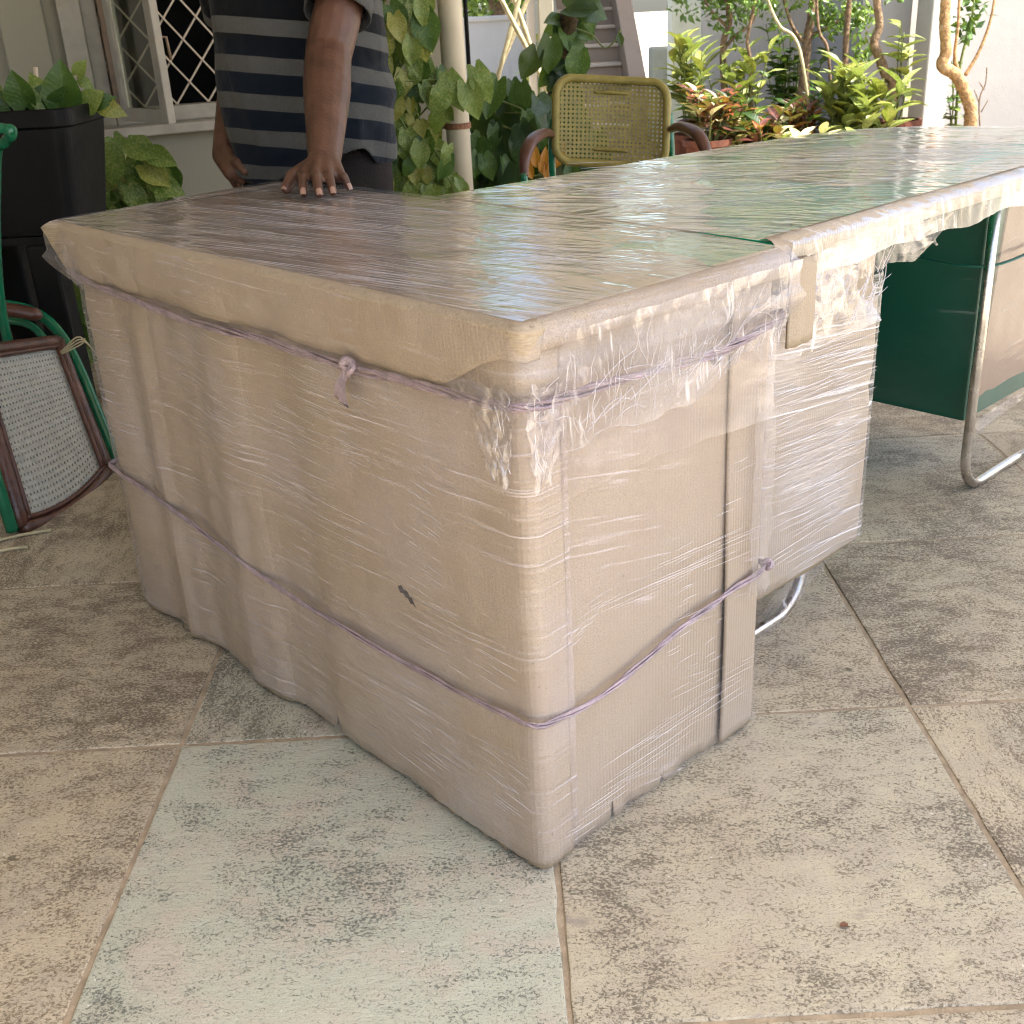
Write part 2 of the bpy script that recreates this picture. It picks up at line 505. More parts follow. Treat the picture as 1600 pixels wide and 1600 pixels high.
M['frame'] = m_plain('painted_window_frame', (0.33, 0.30, 0.25), 0.5, 0, 0.1, 14, 0.15, 60, 0.4, dirt=(0.32, 0.25, 0.18))
M['frame_brown'] = m_plain('brown_window_frame', (0.22, 0.15, 0.10), 0.55, 0, 0.2, 14, 0.15, 60, 0.4)
M['grille'] = m_plain('painted_grille', (0.55, 0.46, 0.36), 0.5, 0, 0.12, 30, 0.1, 60, 0.4)
M['pipe'] = m_plain('cream_pipe', (0.63, 0.56, 0.44), 0.42, 0, 0.07, 6, 0.05, 40, 0.45, dirt=(0.42, 0.33, 0.22))
M['rust'] = m_plain('rusty_clamp', (0.20, 0.09, 0.045), 0.8, 0, 0.3, 40, 0.4, 120)
M['black'] = m_plain('black_plastic', (0.004, 0.004, 0.0045), 0.55, 0, 0.2, 8, 0.1, 60, 0.2)
M['black_metal'] = m_plain('black_painted_steel', (0.004, 0.004, 0.004), 0.55, 0, 0.2, 20, 0.1, 60, 0.2)
M['wood'] = m_plain('dark_brown_wood', (0.085, 0.035, 0.022), 0.38, 0, 0.35, 25, 0.25, 90, 0.5, dirt=(0.19, 0.09, 0.06))
M['redwood'] = m_plain('reddish_arm_wood', (0.085, 0.032, 0.02), 0.4, 0, 0.25, 20, 0.15, 80, 0.5)
M['green_tube'] = m_plain('green_enamel_tube', (0.004, 0.12, 0.055), 0.22, 0, 0.15, 20, 0.08, 60, 0.6)
M['cane'] = m_plain('woven_white_cane', (0.42, 0.41, 0.36), 0.6, 0, 0.12, 60, 0.3, 200, 0.3)
M['yellow'] = m_plain('yellow_painted_cane', (0.27, 0.22, 0.058), 0.5, 0, 0.12, 30, 0.2, 150, 0.4)
M['bamboo'] = m_plain('pale_bamboo', (0.45, 0.39, 0.24), 0.6, 0, 0.25, 20, 0.2, 60, 0.3)
M['bark'] = m_plain('grey_brown_bark', (0.20, 0.135, 0.085), 0.9, 0, 0.4, 30, 0.9, 60, 0.2, dirt=(0.34, 0.26, 0.17))
M['bark_gold'] = m_plain('peeling_golden_bark', (0.33, 0.20, 0.09), 0.75, 0, 0.4, 40, 1.0, 60, 0.3, dirt=(0.52, 0.42, 0.28))
M['stem'] = m_plain('green_stem', (0.14, 0.17, 0.05), 0.6, 0, 0.3, 30, 0.2, 60, 0.3)
M['moss'] = m_plain('mossy_pole', (0.055, 0.04, 0.02), 0.95, 0, 0.5, 25, 1.0, 60, 0.2)
M['terra'] = m_plain('terracotta', (0.12, 0.045, 0.028), 0.8, 0, 0.25, 14, 0.3, 60, 0.25)
M['shirt'] = m_shirt()
M['skin'] = m_skin()
M['nail'] = m_plain('fingernail', (0.36, 0.21, 0.155), 0.3, 0, 0.08, 40, 0.05, 60, 0.5)
M['trouser'] = m_plain('brown_grey_trousers', (0.025, 0.019, 0.017), 0.9, 0, 0.2, 14, 0.4, 300, 0.2)
M['hair'] = m_plain('black_hair', (0.008, 0.007, 0.006), 0.6, 0, 0.3, 60, 0.8, 200, 0.3)
M['shoe'] = m_plain('dark_sandal', (0.02, 0.015, 0.012), 0.6)
M['eye'] = m_plain('eye_white', (0.7, 0.68, 0.62), 0.2)
M['poth'] = m_leaf('pothos_leaf', (0.075, 0.15, 0.025), (0.16, 0.24, 0.045), (0.27, 0.31, 0.09), 0.55)
M['poth_d'] = m_leaf('dark_pothos_leaf', (0.025, 0.075, 0.014), (0.055, 0.125, 0.022), (0.10, 0.17, 0.03), 0.15)
M['poth_shade'] = m_leaf('shaded_leaf', (0.010, 0.035, 0.008), (0.028, 0.07, 0.014))  # darker leaf copy, deep shade among the foliage put into its green
M['poth_y'] = m_leaf('yellow_pothos_leaf', (0.16, 0.20, 0.03), (0.24, 0.26, 0.05), (0.36, 0.34, 0.10), 0.6)
M['dieff'] = m_leaf('dieffenbachia_leaf', (0.11, 0.19, 0.03), (0.20, 0.27, 0.055), (0.42, 0.42, 0.18), 0.6, vs_=22)
M['croton'] = m_leaf('croton_leaf', (0.16, 0.03, 0.018), (0.28, 0.075, 0.022), (0.36, 0.18, 0.05), 0.4)
M['croton_d'] = m_leaf('dark_croton_leaf', (0.05, 0.02, 0.02), (0.11, 0.03, 0.025), (0.20, 0.05, 0.03), 0.2)
M['cream_leaf'] = m_leaf('cream_leaf', (0.55, 0.50, 0.26), (0.62, 0.54, 0.36), (0.5, 0.42, 0.12), 0.4)
M['tree_leaf'] = m_leaf('tree_leaf', (0.045, 0.11, 0.018), (0.12, 0.21, 0.04))
M['tree_leaf_l'] = m_leaf('light_tree_leaf', (0.14, 0.24, 0.04), (0.24, 0.34, 0.06))
M['orange_leaf'] = m_leaf('orange_leaf', (0.45, 0.16, 0.015), (0.5, 0.22, 0.03))
M['pink_leaf'] = m_leaf('pink_leaf', (0.42, 0.08, 0.09), (0.5, 0.14, 0.10))
g_ = NT('window_glass')
M['glass'] = g_.done(g_.n('MixShader', {0: 0.22, 1: g_.n('BsdfTransparent', {'Color': (0.62, 0.66, 0.6, 1)}).outputs[0], 2: g_.n('BsdfGlossy', {'Color': (0.8, 0.8, 0.8, 1), 'Roughness': 0.08}).outputs[0]}).outputs[0])

# ------------------------------------------------------------------ the setting
g = MB()
def gz(x, y): return -0.14 + 0.015 * ns(x * 0.7, y * 0.7)
xs = [-160, -60, -25] + [-12 + i * 0.8 for i in range(38)] + [30, 70, 160]
ys = [-160, -60, -20, -8] + [-4 + i * 0.8 for i in range(28)] + [26, 60, 160]
g.grid(len(xs), len(ys), lambda i, j: (xs[i], ys[j], gz(xs[i], ys[j])))
tag(g.build('ground', M['paver'], smooth=True), 'pale paved yard around the porch', 'ground', kind='structure')
g = MB()
g.grid(30, 24, lambda i, j: (0.55 + i * 0.17, 7.9 + j * 0.15, -0.10 + 0.02 * ns(i * 0.5, j * 0.5)))
tag(g.build('garden_bed', M['soil'], smooth=True), 'bare brown soil bed along the boundary wall', 'soil', kind='structure')

TS, TX, TY = 0.598, -0.563, 1.516
fl = MB()
X0, X1, Y0, Y1 = TX - 6 * TS, TX + 8 * TS, TY - 5 * TS, TY + 7 * TS
fl.box(((X0 + X1) / 2, (Y0 + Y1) / 2, -0.0849), (X1 - X0 + 0.1, Y1 - Y0 + 0.1, 0.165))
floor = tag(fl.build('floor', M['grout']), 'porch floor of square stone tiles with brown grout', 'floor', kind='structure')


def tile_mesh(k):
    r = random.Random(100 + k)
    n = 14; half = TS / 2 - 0.0042
    out = []
    for e in range(4):
        for i in range(n):
            t = -1 + 2 * i / n
            jit = r.gauss(0, 0.0008) if 0 < i else -0.002
            x, y = [(t, -1), (1, t), (-t, 1), (-1, -t)][e]
            out.append((x * half + (jit if e in (1, 3) else 0) * (1 if e == 3 else -1), y * half + (jit if e in (0, 2) else 0) * (1 if e == 0 else -1)))
    b = MB(); N = len(out)
    rings = [(1.0, -0.010), (1.0, -0.0022), (0.9955, -0.0004), (0.985, 0.0)]
    v = []; f = []
    for s_, z in rings:
        v += [(x * s_, y * s_, z) for x, y in out]
    for j in range(3):
        for i in range(N):
            i2 = (i + 1) % N
            f.append((j * N + i, j * N + i2, (j + 1) * N + i2, (j + 1) * N + i))
    f.append(tuple(range(3 * N, 4 * N)))
    b.add(v, f)
    me = b.mesh('tile', False)
    me.materials.append(M['tile'])
    return me


tms = [tile_mesh(k) for k in range(5)]
spec_green = {(0, -1): (0.95, 0.045), (0, 0): (0.7, -0.01), (-1, -1): (0.0, 0.0), (-1, 0): (0.06, -0.01), (1, -1): (0.25, 0.02),
              (2, -1): (0.0, 0.0), (1, -2): (0.1, 0.02), (0, -2): (0.3, 0.0), (1, 0): (0.0, 0.0), (2, 0): (0.0, -0.02), (-1, 1): (0.05, -0.01),
              (-2, 0): (0.0, -0.03), (-2, -1): (0.0, -0.02), (2, 1): (0.05, 0.0)}
for i in range(-6, 8):
    for j in range(-5, 7):
        o = link('tile', tms[rnd.randrange(5)], None, floor)
        q = rnd.randrange(4)
        o.location = (TX + (i + 0.5) * TS, TY + (j + 0.5) * TS, rnd.uniform(-0.0006, 0.0006))
        o.rotation_euler = (rnd.uniform(-.0012, .0012), rnd.uniform(-.0012, .0012), q * PI / 2)
        gr, pl = spec_green.get((i, j), (max(0, rnd.uniform(-0.3, 0.25)), rnd.uniform(-0.03, 0.04)))
        o['green'] = gr; o['pale'] = pl

# porch roof slab on columns
rf = MB()
rf.box((-0.8, 3.35, 2.93), (9.0, 6.5, 0.16))
rf.box((-2.85, -1.95, 2.925), (4.7, 4.08, 0.15))  # extra unseen slab added to block sky light at front left
roof = empty('porch_roof', (-0.9, 2.35, 2.85), 0, 'flat pale concrete porch roof over the desks', 'roof')
rf.build('slab', M['ceil'], roof, world=True, bevel=0.01)
b = MB()
for x in (-0.9, 1.6):
    b.box((x, 3.2, 2.79), (0.2, 6.5, 0.14))
b.build('beam', M['ceil'], roof, world=True, bevel=0.01)
for (x, y) in ((3.45, 6.3), (3.45, 0.3)):
    e = empty('porch_column', (x, y, -0.14), 0, 'square white porch column outside the photo', 'column', 'porch columns')
    m = MB(); m.box((x, y, 1.35), (0.26, 0.26, 3.0)); m.build('shaft', M['white_wall'], e, world=True, bevel=0.015)
    m = MB(); m.box((x, y, -0.04), (0.36, 0.36, 0.2)); m.build('base', M['white_wall'], e, world=True, bevel=0.015)

# house: window wall, black box for the room's shade, added unseen wall on the left
WA = math.atan2(0.423, 0.906)
W0 = Vector((-1.51, 4.75, -0.14))
house = empty('house', W0, WA, 'cream painted house wall with lattice window behind the man', 'house')
WM = MW[house.name]
wl = MB()
XA, XB, wz = -4.6, 1.46, 3.0
ox0, ox1, oz0, oz1 = -0.05, 0.92, 0.86, 2.1
wl.box(((XA + ox0) / 2, 0.1, wz / 2), (ox0 - XA, 0.2, wz))
wl.box(((XB + ox1) / 2, 0.1, wz / 2), (XB - ox1, 0.2, wz))
wl.box(((ox0 + ox1) / 2, 0.1, oz0 / 2), (ox1 - ox0, 0.2, oz0))
wl.box(((ox0 + ox1) / 2, 0.1, (oz1 + wz) / 2), (ox1 - ox0, 0.2, wz - oz1))
wl.box((XB - 0.1, 2.2, wz / 2), (0.2, 4.0, wz))
wl.build('wall', M['wall'], house)
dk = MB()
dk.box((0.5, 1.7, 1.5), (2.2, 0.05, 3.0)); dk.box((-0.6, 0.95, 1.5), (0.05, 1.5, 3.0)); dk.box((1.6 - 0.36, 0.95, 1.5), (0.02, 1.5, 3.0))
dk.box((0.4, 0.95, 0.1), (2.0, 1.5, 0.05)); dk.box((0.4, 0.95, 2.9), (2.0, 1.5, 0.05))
dk.build('room_shade_box', M['dark'], house)  # room's darkness painted by near-black faces
pl = MB()
pl.box((-0.27, -0.02, wz / 2), (0.16, 0.04, wz - 0.02))
pl.build('pilaster', M['wall'], house, bevel=0.006)
sk = MB(); sk.box(((XA + XB) / 2, -0.012, 0.21), (XB - XA - 0.02, 0.024, 0.14)); sk.build('skirting', M['concrete'], house, bevel=0.004)
win = MB()
for (cx, cz, sx, sz) in ((ox0 + 0.03, (oz0 + oz1) / 2, 0.06, oz1 - oz0), (ox1 - 0.03, (oz0 + oz1) / 2, 0.06, oz1 - oz0), ((ox0 + ox1) / 2, oz1 - 0.03, ox1 - ox0 - 0.122, 0.06), ((ox0 + ox1) / 2, oz0 + 0.03, ox1 - ox0 - 0.122, 0.06)):
    win.box((cx, 0.05, cz), (sx, 0.09, sz))
window = win.build('window', M['frame'], house, bevel=0.005)
m = MB(); m.box(((ox0 + ox1) / 2, -0.02, oz0 - 0.022), (ox1 - ox0 + 0.2, 0.13, 0.04)); m.build('sill', M['frame'], window, bevel=0.006)
m = MB(); m.box((ox0 - 0.045, -0.012, (oz0 + oz1) / 2 + .01), (0.085, 0.05, oz1 - oz0 + 0.02)); m.build('surround', M['frame'], window, bevel=0.006)
m = MB(); m.box((ox0 + 0.075, 0.0, (oz0 + oz1) / 2), (0.025, 0.05, oz1 - oz0 - 0.13)); m.build('stop_bead', M['frame_brown'], window, bevel=0.004)
gr = MB()
step = 0.118
gx0, gx1, gz0, gz1 = ox0 + 0.06, ox1 - 0.06, oz0 + 0.06, oz1 - 0.06
k = -16
for sgn in (1, -1):
    for k in range(-20, 40):
        c0 = k * step * 1.38
        # line z = gz0 + sgn*1.25*(x-gx0) + c0
        pts = []
        for x in (gx0, gx1):
            z = gz0 + sgn * 1.25 * (x - gx0) + c0
            pts.append((x, z))
        (xa, za), (xb, zb) = pts
        def clipz(xa, za, xb, zb, zl, keep_above):
            if (za >= zl) == keep_above and (zb >= zl) == keep_above: return (xa, za, xb, zb)
            if (za >= zl) != keep_above and (zb >= zl) != keep_above: return None
            tt = (zl - za) / (zb - za); xm = xa + tt * (xb - xa)
            if (za >= zl) == keep_above: return (xa, za, xm, zl)
            return (xm, zl, xb, zb)
        q = clipz(xa, za, xb, zb, gz0, True)
        if q: q = clipz(*q, gz1, False)
        if q and abs(q[0] - q[2]) > 0.02:
            y = 0.075 + (0.004 if sgn > 0 else -0.004)
            m = MB(); m.bar((q[0], y, q[1]), (q[2], y, q[3]), 0.007, 0.011, (0, 1, 0))
            m.build('grille_bar', M['grille'], window)
cas = MB()
ca = R(-74)
hx, hy = ox0 + 0.095, -0.02
cm = Matrix.Translation((hx, hy, 0)) @ Matrix.Rotation(ca, 4, 'Z')
cw, z0c, z1c = 0.40, oz0 + 0.02, oz1 - 0.05
for (cx, cz, sx, sz) in ((0.022, (z0c + z1c) / 2, 0.045, z1c - z0c), (cw - 0.027, (z0c + z1c) / 2, 0.055, z1c - z0c), (cw / 2, z0c + 0.025, cw - 0.102, 0.05), (cw / 2, z1c - 0.025, cw - 0.102, 0.05)):
    cas.box((cx, 0, cz), (sx, 0.032, sz))
cas.v = [cm @ p for p in cas.v]
cas_o = cas.build('casement', M['frame'], house, bevel=0.004)
pn = MB(); pn.box((cw / 2, 0, (z0c + z1c) / 2), (cw - 0.1, 0.004, z1c - z0c - 0.1)); pn.v = [cm @ p for p in pn.v]
pn.build('pane', M['glass'], cas_o)
m = MB(); m.tube([cm @ Vector((cw - 0.03, 0.02, z0c + 0.3)), cm @ Vector((cw - 0.03, 0.045, z0c + 0.3)), cm @ Vector((cw - 0.03, 0.05, z0c + 0.22))], 0.006, 6)
m.build('handle', M['frame_brown'], cas_o, smooth=True)
sw = empty('added_side_wall', (-2.05, 0.0, -0.14), 0, 'unseen cream wall added left of the porch to darken that side', 'wall')
m = MB(); m.box((-2.05, 0.0, 1.35), (0.2, 7.4, 3.0)); m.build('wall_panel', M['wall'], sw, world=True)  # unseen, added to block light and darken the left

# drain pipe at the house corner
pb = P(728, 300, 5.12); pt = P(688, 0, 5.12)
pb.z = -0.1
px_, py_ = (pb.x + P(705, 150, 5.12).x) / 2, 5.12
px_ = P(712, 150, 5.12).x
pipe = empty('drain_pipe', (px_, py_, -0.1), 0, 'cream vertical drain pipe at the house corner beside the climbing plant', 'pipe')
m = MB(); m.tube([(px_, py_, -0.1), (px_, py_, 2.8)], 0.052, 20); m.build('pipe_run', M['pipe'], pipe, smooth=True, world=True)
for z in (0.62, 1.9):
    m = MB(); m.tube([(px_, py_, z - .012), (px_, py_, z + .012)], 0.058, 20); m.box((px_ - 0.07, py_ + 0.02, z), (0.06, 0.05, 0.02)); m.build('clamp', M['rust'], pipe, smooth=False, world=True)

# boundary walls, stairs, piers, far wall
def wallthing(name, x0, x1, y0, y1, z1, mat, label, cope=True, z0=-0.2):
    e = empty(name, ((x0 + x1) / 2, (y0 + y1) / 2, z0), 0, label, 'wall')
    m = MB(); m.box(((x0 + x1) / 2, (y0 + y1) / 2, (z0 + z1) / 2), (abs(x1 - x0), abs(y1 - y0), z1 - z0)); m.build('wall_panel', mat, e, world=True)
    if cope:
        m = MB(); m.box(((x0 + x1) / 2, (y0 + y1) / 2, z1 + 0.03), (abs(x1 - x0) + 0.06, abs(y1 - y0) + 0.06, 0.06)); m.build('coping', mat, e, world=True, bevel=0.01)
    return e

def XA_(px, Y, py=100): return P(px, py, Y).x
wallthing('boundary_wall', XA_(1095, 11.2), XA_(1500, 11.2), 11.2, 11.4, 2.2, M['white_wall'], 'bright white boundary wall behind the croton bed')
wallthing('garden_wall', XA_(1478, 9.6), XA_(1478, 9.6) + 5.5, 9.6, 9.8, 2.3, M['shaded_wall'], 'white garden wall, its shade painted grey, behind the twisted golden trunk')
xq = XA_(1462, 9.5)
e = empty('wall_pier', (xq, 9.55, -0.2), 0, 'white pier at the end of the garden wall', 'pier')
m = MB(); m.box((xq, 9.6, 1.1), (0.19, 0.34, 2.6)); m.build('shaft', M['white_wall'], e, world=True, bevel=0.012)
m = MB(); m.box((xq, 9.6, 2.45), (0.27, 0.42, 0.08)); m.build('cap', M['white_wall'], e, world=True, bevel=0.012)
m = MB(); m.box((xq - 0.35, 10.45, 1.0), (0.4, 1.45, 2.4))
e2 = empty('return_wall', (xq - 0.35, 10.45, -0.2), 0, 'white return wall, its shade painted grey, left of the white pier', 'wall'); m.build('wall_panel', M['shaded_wall'], e2, world=True)
e = wallthing('far_wall', -2.5, 1.35, 15.0, 15.2, 0.95, M['white_wall'], 'low far white wall below green trees behind the bamboo')

xs0, xs1 = XA_(872, 11.0), XA_(985, 11.0)
st = empty('garden_stairs', ((xs0 + xs1) / 2, 10.9, -0.14), 0, 'weathered concrete garden stairs climbing behind the yellow chair', 'stairs')
for k in range(16):
    m = MB(); m.box(((xs0 + xs1) / 2, 10.9 + 0.27 * k + 0.15, -0.14 + 0.165 * (k + 0.5) - 0.4 * 0), (xs1 - xs0, 0.30, 0.165))
    s_ = m.build('riser', M['concrete'], st, world=True)
    m = MB(); m.box(((xs0 + xs1) / 2, 10.9 + 0.27 * k + 0.13, -0.14 + 0.165 * (k + 1) + 0.012), (xs1 - xs0 - 0.01, 0.33, 0.03))
    m.build('tread', M['tread'], st, world=True, bevel=0.006)
m = MB()
zt = -0.14 + 0.165 * 16
m.add([(xs1, 10.85, -0.2), (xs1 + 0.16, 10.85, -0.2), (xs1 + 0.16, 10.85, 0.28), (xs1, 10.85, 0.28),
       (xs1, 15.2, -0.2), (xs1 + 0.16, 15.2, -0.2), (xs1 + 0.16, 15.2, 2.9), (xs1, 15.2, 2.9)],
      [(0, 1, 2, 3), (7, 6, 5, 4), (0, 4, 5, 1), (1, 5, 6, 2), (2, 6, 7, 3), (3, 7, 4, 0)])
m.build('parapet', M['parapet'], st, world=True, bevel=0.01)
m = MB(); xl = xs0 - 0.13
m.add([(xl, 10.85, -0.2), (xs0, 10.85, -0.2), (xs0, 10.85, 1.0), (xl, 10.85, 1.0),
       (xl, 15.2, -0.2), (xs0, 15.2, -0.2), (xs0, 15.2, 3.5), (xl, 15.2, 3.5)],
      [(0, 1, 2, 3), (7, 6, 5, 4), (0, 4, 5, 1), (1, 5, 6, 2), (2, 6, 7, 3), (3, 7, 4, 0)])
m.build('stringer_wall', M['wall'], st, world=True, bevel=0.01)
m = MB(); m.box((xs1 + 0.16 + 0.09, 10.75, 0.25), (0.2, 0.3, 0.9)); m.build('newel_block', M['newel'], st, world=True, bevel=0.02)
cn = empty('stair_shade_slab', (2.0, 12.2, 3.3), 0, 'unseen concrete slab added over the garden stairs to shade them', 'canopy')
m = MB(); m.box((2.0, 12.2, 3.4), (3.4, 7.0, 0.15)); m.build('slab', M['ceil'], cn, world=True, bevel=0.01)  # unseen, added to cast shade on the stairs and parapet
xp = XA_(1068, 9.9)
e = empty('garden_pillar', (xp, 9.9, -0.14), 0, 'pale greenish pillar right of the garden stairs', 'pillar')
m = MB(); m.box((xp, 9.9, 1.4), (0.24, 0.24, 3.1)); m.build('shaft', m_wall('pale_green_paint', (0.58, 0.61, 0.53)), e, world=True, bevel=0.015)
m = MB(); m.box((xp, 9.9, 0.0), (0.34, 0.34, 0.3)); m.build('base', M['white_wall'], e, world=True, bevel=0.015)
for pxl, Yp, nm, lb in ((855, 8.6, 'gate_post', 'cream gate post left of the stairs behind the mossy pole'),):
    xp = XA_(pxl, Yp)
    e = empty(nm, (xp, Yp, -0.14), 0, lb, 'post')
    m = MB(); m.box((xp, Yp, 1.2), (0.11, 0.11, 2.7)); m.build('shaft', M['wall'], e, world=True, bevel=0.01)
    m = MB(); m.box((xp - 0.1, Yp + 0.1, 1.2), (0.06, 0.06, 2.6)); m.build('jamb', M['white_wall'], e, world=True, bevel=0.01)

# ------------------------------------------------------------------ wrapped side desk
DO = Vector((0.017, 1.172, 0)); DA = R(42.4)


def path(ctrl, rad, step=0.006, closed=False):
    """round the corners of a polyline and resample it; returns [(x, y, nx, ny, s)], normal to the right of travel"""
    pts = []
    c = [Vector((*p, 0)) for p in ctrl]
    n = len(c)
    idx = range(n) if closed else range(1, n - 1)
    if not closed: pts.append(c[0])
    for i in idx:
        p, q, r = c[i - 1], c[i], c[(i + 1) % n]
        d1 = (p - q).normalized(); d2 = (r - q).normalized()
        rr = min(rad, (p - q).length * 0.45, (r - q).length * 0.45)
        a = q + d1 * rr; e = q + d2 * rr
        for k in range(7):
            t = k / 6
            pts.append(a * (1 - t) ** 2 + q * 2 * t * (1 - t) + e * t * t)
    if closed: pts.append(pts[0].copy())
    else: pts.append(c[-1])
    out = []; s = 0.0; carry = 0.0
    for a, b in zip(pts, pts[1:]):
        L = (b - a).length
        if L < 1e-7: continue
        d = (b - a) / L
        k = max(1, int(math.ceil(L / step)))
        for i in range(k):
            p = a + d * (L * i / k)
            out.append([p.x, p.y, d.x, d.y, s + L * i / k])
        s += L
    p = pts[-1]; out.append([p.x, p.y, out[-1][2], out[-1][3], s])
    res = []
    N = len(out)
    for i in range(N):
        dx = sum(out[max(0, min(N - 1, i + k))][2] for k in (-1, 0, 1)); dy = sum(out[max(0, min(N - 1, i + k))][3] for k in (-1, 0, 1))
        l = math.hypot(dx, dy) or 1
        res.append((out[i][0], out[i][1], dy / l, -dx / l, out[i][4]))
    return res


def sheet(name, pth, rows, fn, mat, parent, solid=0.0, smooth=True):
    """rows: list of parameters; fn(p, t) -> (offset along normal, z)"""
    m = MB(); uv = []
    nu = len(pth)
    def f(i, j):
        x, y, nx, ny, s = pth[i]
        d, z = fn(pth[i], rows[j])
        uv.append((s, z))
        return (x + nx * d, y + ny * d, z)
    m.grid(nu, len(rows), f)
    return m.build(name, mat, parent, smooth=smooth, solid=solid, uv=uv)


def sstep(x, a, b):
    t = max(0.0, min(1.0, (x - a) / (b - a))); return t * t * (3 - 2 * t)


desk = empty('side_desk', DO, DA, 'near side desk boxed in beige cardboard and stretch film, tied with lilac rope', 'desk')
core = MB()
core.box((0.240, 0.575, 0.362), (0.435, 1.10, 0.72))
core.build('dark_core', M['dark'], desk)  # black filler; paints the contact shade in the gap at the floor

BUCK = [(0.0, 0.0), (0.14, 0.004), (0.30, -0.002), (0.43, 0.002), (0.50, -0.008), (0.56, -0.010), (0.64, 0.010), (0.69, 0.014), (0.76, -0.004), (0.837, -0.014), (0.89, -0.004), (0.94, 0.009), (0.965, 0.0), (0.99, -0.009), (1.05, 0.002), (1.10, 0.006), (1.145, 0.0)]


def left_disp(y, z):
    a = 1.0 - 0.55 * sstep(z, 0.05, 0.70)
    d = interp(y, BUCK) * a * 0.85
    d += 0.0035 * ns(y * 7, z * 1.4, 3.0) * sstep(y, 0.1, 0.5) + 0.0012 * ns(y * 23, z * 3, 8)
    for yc_, zc_, sl_, w_ in ((0.335, 0.3, 0.02, 0.9), (0.47, 0.45, -0.03, 1.2), (0.60, 0.3, 0.02, 1.4), (0.735, 0.4, 0.0, 1.5), (0.80, 0.2, 0.05, 1.0), (0.905, 0.4, -0.02, 1.6), (1.02, 0.3, 0.0, 1.3), (0.18, 0.2, 0.03, 0.6)):
        q_ = y - yc_ - sl_ * (z - zc_)
        d -= 0.0016 * w_ * math.exp(-(q_ / 0.006) ** 2) * (0.5 + 0.5 * ns(z * 3, yc_ * 9))
    for zr in (0.25, 0.665):                     # pinched where the ropes go round
        d -= 0.003 * math.exp(-((z - zr) / 0.03) ** 2)
    return d


def rag(s, a=0.008):
    return a * (ns(s * 14, 1.3) + 0.6 * ns(s * 55, 4.1) + 0.35 * ns(s * 160, 9.0))


def notch(s, at, w, h):
    d = abs(s - at) / w
    return h * max(0.0, 1 - d)


p_out = path([(0.472, 1.145), (0, 1.145), (0, -0.002), (0.052, -0.002)], 0.020, 0.004)
rows = [i / 36 for i in range(37)]


def f_out(p, t):
    x, y, nx, ny, s = p
    zb = 0.002 + max(0, 0.007 + rag(s)) + notch(s, 0.472 + 1.145 - 0.48, 0.010, 0.03)
    z = zb + (0.735 - zb) * t
    d = 0.004
    if x < 0.02: d += left_disp(y, z)
    if y < 0.02: d += 0.0015 * ns(x * 20, z * 2.5, 5) + 0.004 * sstep(x, 0.03, 0.052) * (0.5 + 0.5 * ns(0, z * 4, 2))
    return d, z


sheet('cardboard_wrap', p_out, rows, f_out, M['card'], desk, solid=0.004)
p_r = path([(0.02, 0.004), (0.392, 0.004)], 0.02, 0.005)


def f_r(p, t):
    x, y, nx, ny, s = p
    zb = max(0.002, 0.006 + rag(s + 7, 0.008) + interp(x, [(0.05, 0.0), (0.16, 0.0), (0.18, 0.008), (0.25, 0.0), (0.265, -0.004), (0.30, 0.006), (0.39, 0.0)]))
    zb += notch(x, 0.145, 0.004, 0.05) + notch(x, 0.255, 0.004, 0.045) * 0.7
    z = zb + (0.735 - zb) * t
    d = 0.0025 * ns(x * 6, z * 2, 11) + 0.001 * ns(x * 25, z * 6, 2) - 0.003 * math.exp(-((z - 0.665) / 0.04) ** 2)
    return d, z


sheet('cardboard_panel', p_r, rows, f_r, M['card'], desk, solid=0.004)
p_s = path([(0.386, -0.003), (0.472, -0.001), (0.472, 0.6)], 0.008, 0.005)


def f_s(p, t):
    x, y, nx, ny, s = p
    zb = max(0.004, 0.006 + rag(s + 3, 0.006))
    z = zb + (0.72 - zb) * t
    d = 0.003 + 0.0025 * ns(s * 12, z * 2, 21)
    if s < 0.09: d += 0.003 * math.sin(z * 9) * (1 - s / 0.09)
    return d, z


sheet('cardboard_strip', p_s, rows, f_s, M['card'], desk, solid=0.004)
# tear in the cardboard, the dark inside it painted as a flat black patch
m = MB()
tr = [(0.262, 0.352), (0.255, 0.356), (0.250, 0.350), (0.243, 0.351), (0.238, 0.344), (0.233, 0.345), (0.229, 0.337), (0.226, 0.331), (0.232, 0.335), (0.236, 0.333), (0.241, 0.340), (0.247, 0.340), (0.251, 0.345), (0.258, 0.343)]
dx = -0.0049 - left_disp(0.243, 0.343)
m.add([(dx, y, z) for y, z in tr] + [(dx + 0.0015, y, z) for y, z in tr], [tuple(range(len(tr)))] + [(i, (i + 1) % len(tr), len(tr) + (i + 1) % len(tr), len(tr) + i) for i in range(len(tr))])
m.build('tear', M['dark'], desk)

# slab: green board, cardboard edge guard, cardboard sheet on top
SLAB = [(0.50, 1.255), (-0.009, 1.19), (-0.009, -0.014), (0.472, -0.026), (0.503, 0.20), (0.525, 0.72), (0.53, 1.0)]


def inset(poly, d):
    n = len(poly); out = []
    cx = sum(p[0] for p in poly) / n; cy = sum(p[1] for p in poly) / n
    for i in range(n):
        a = Vector(poly[i - 1]); b_ = Vector(poly[i]); c = Vector(poly[(i + 1) % n])
        e1 = (b_ - a).normalized(); e2 = (c - b_).normalized()
        n1 = Vector((-e1.y, e1.x)); n2 = Vector((-e2.y, e2.x))
        if n1.dot(Vector((cx, cy)) - b_) < 0: n1 = -n1
        if n2.dot(Vector((cx, cy)) - b_) < 0: n2 = -n2
        k = n1 + n2; k = k / max(0.3, k.length_squared) * 2
        out.append((b_.x + k.x * d, b_.y + k.y * d))
    return out


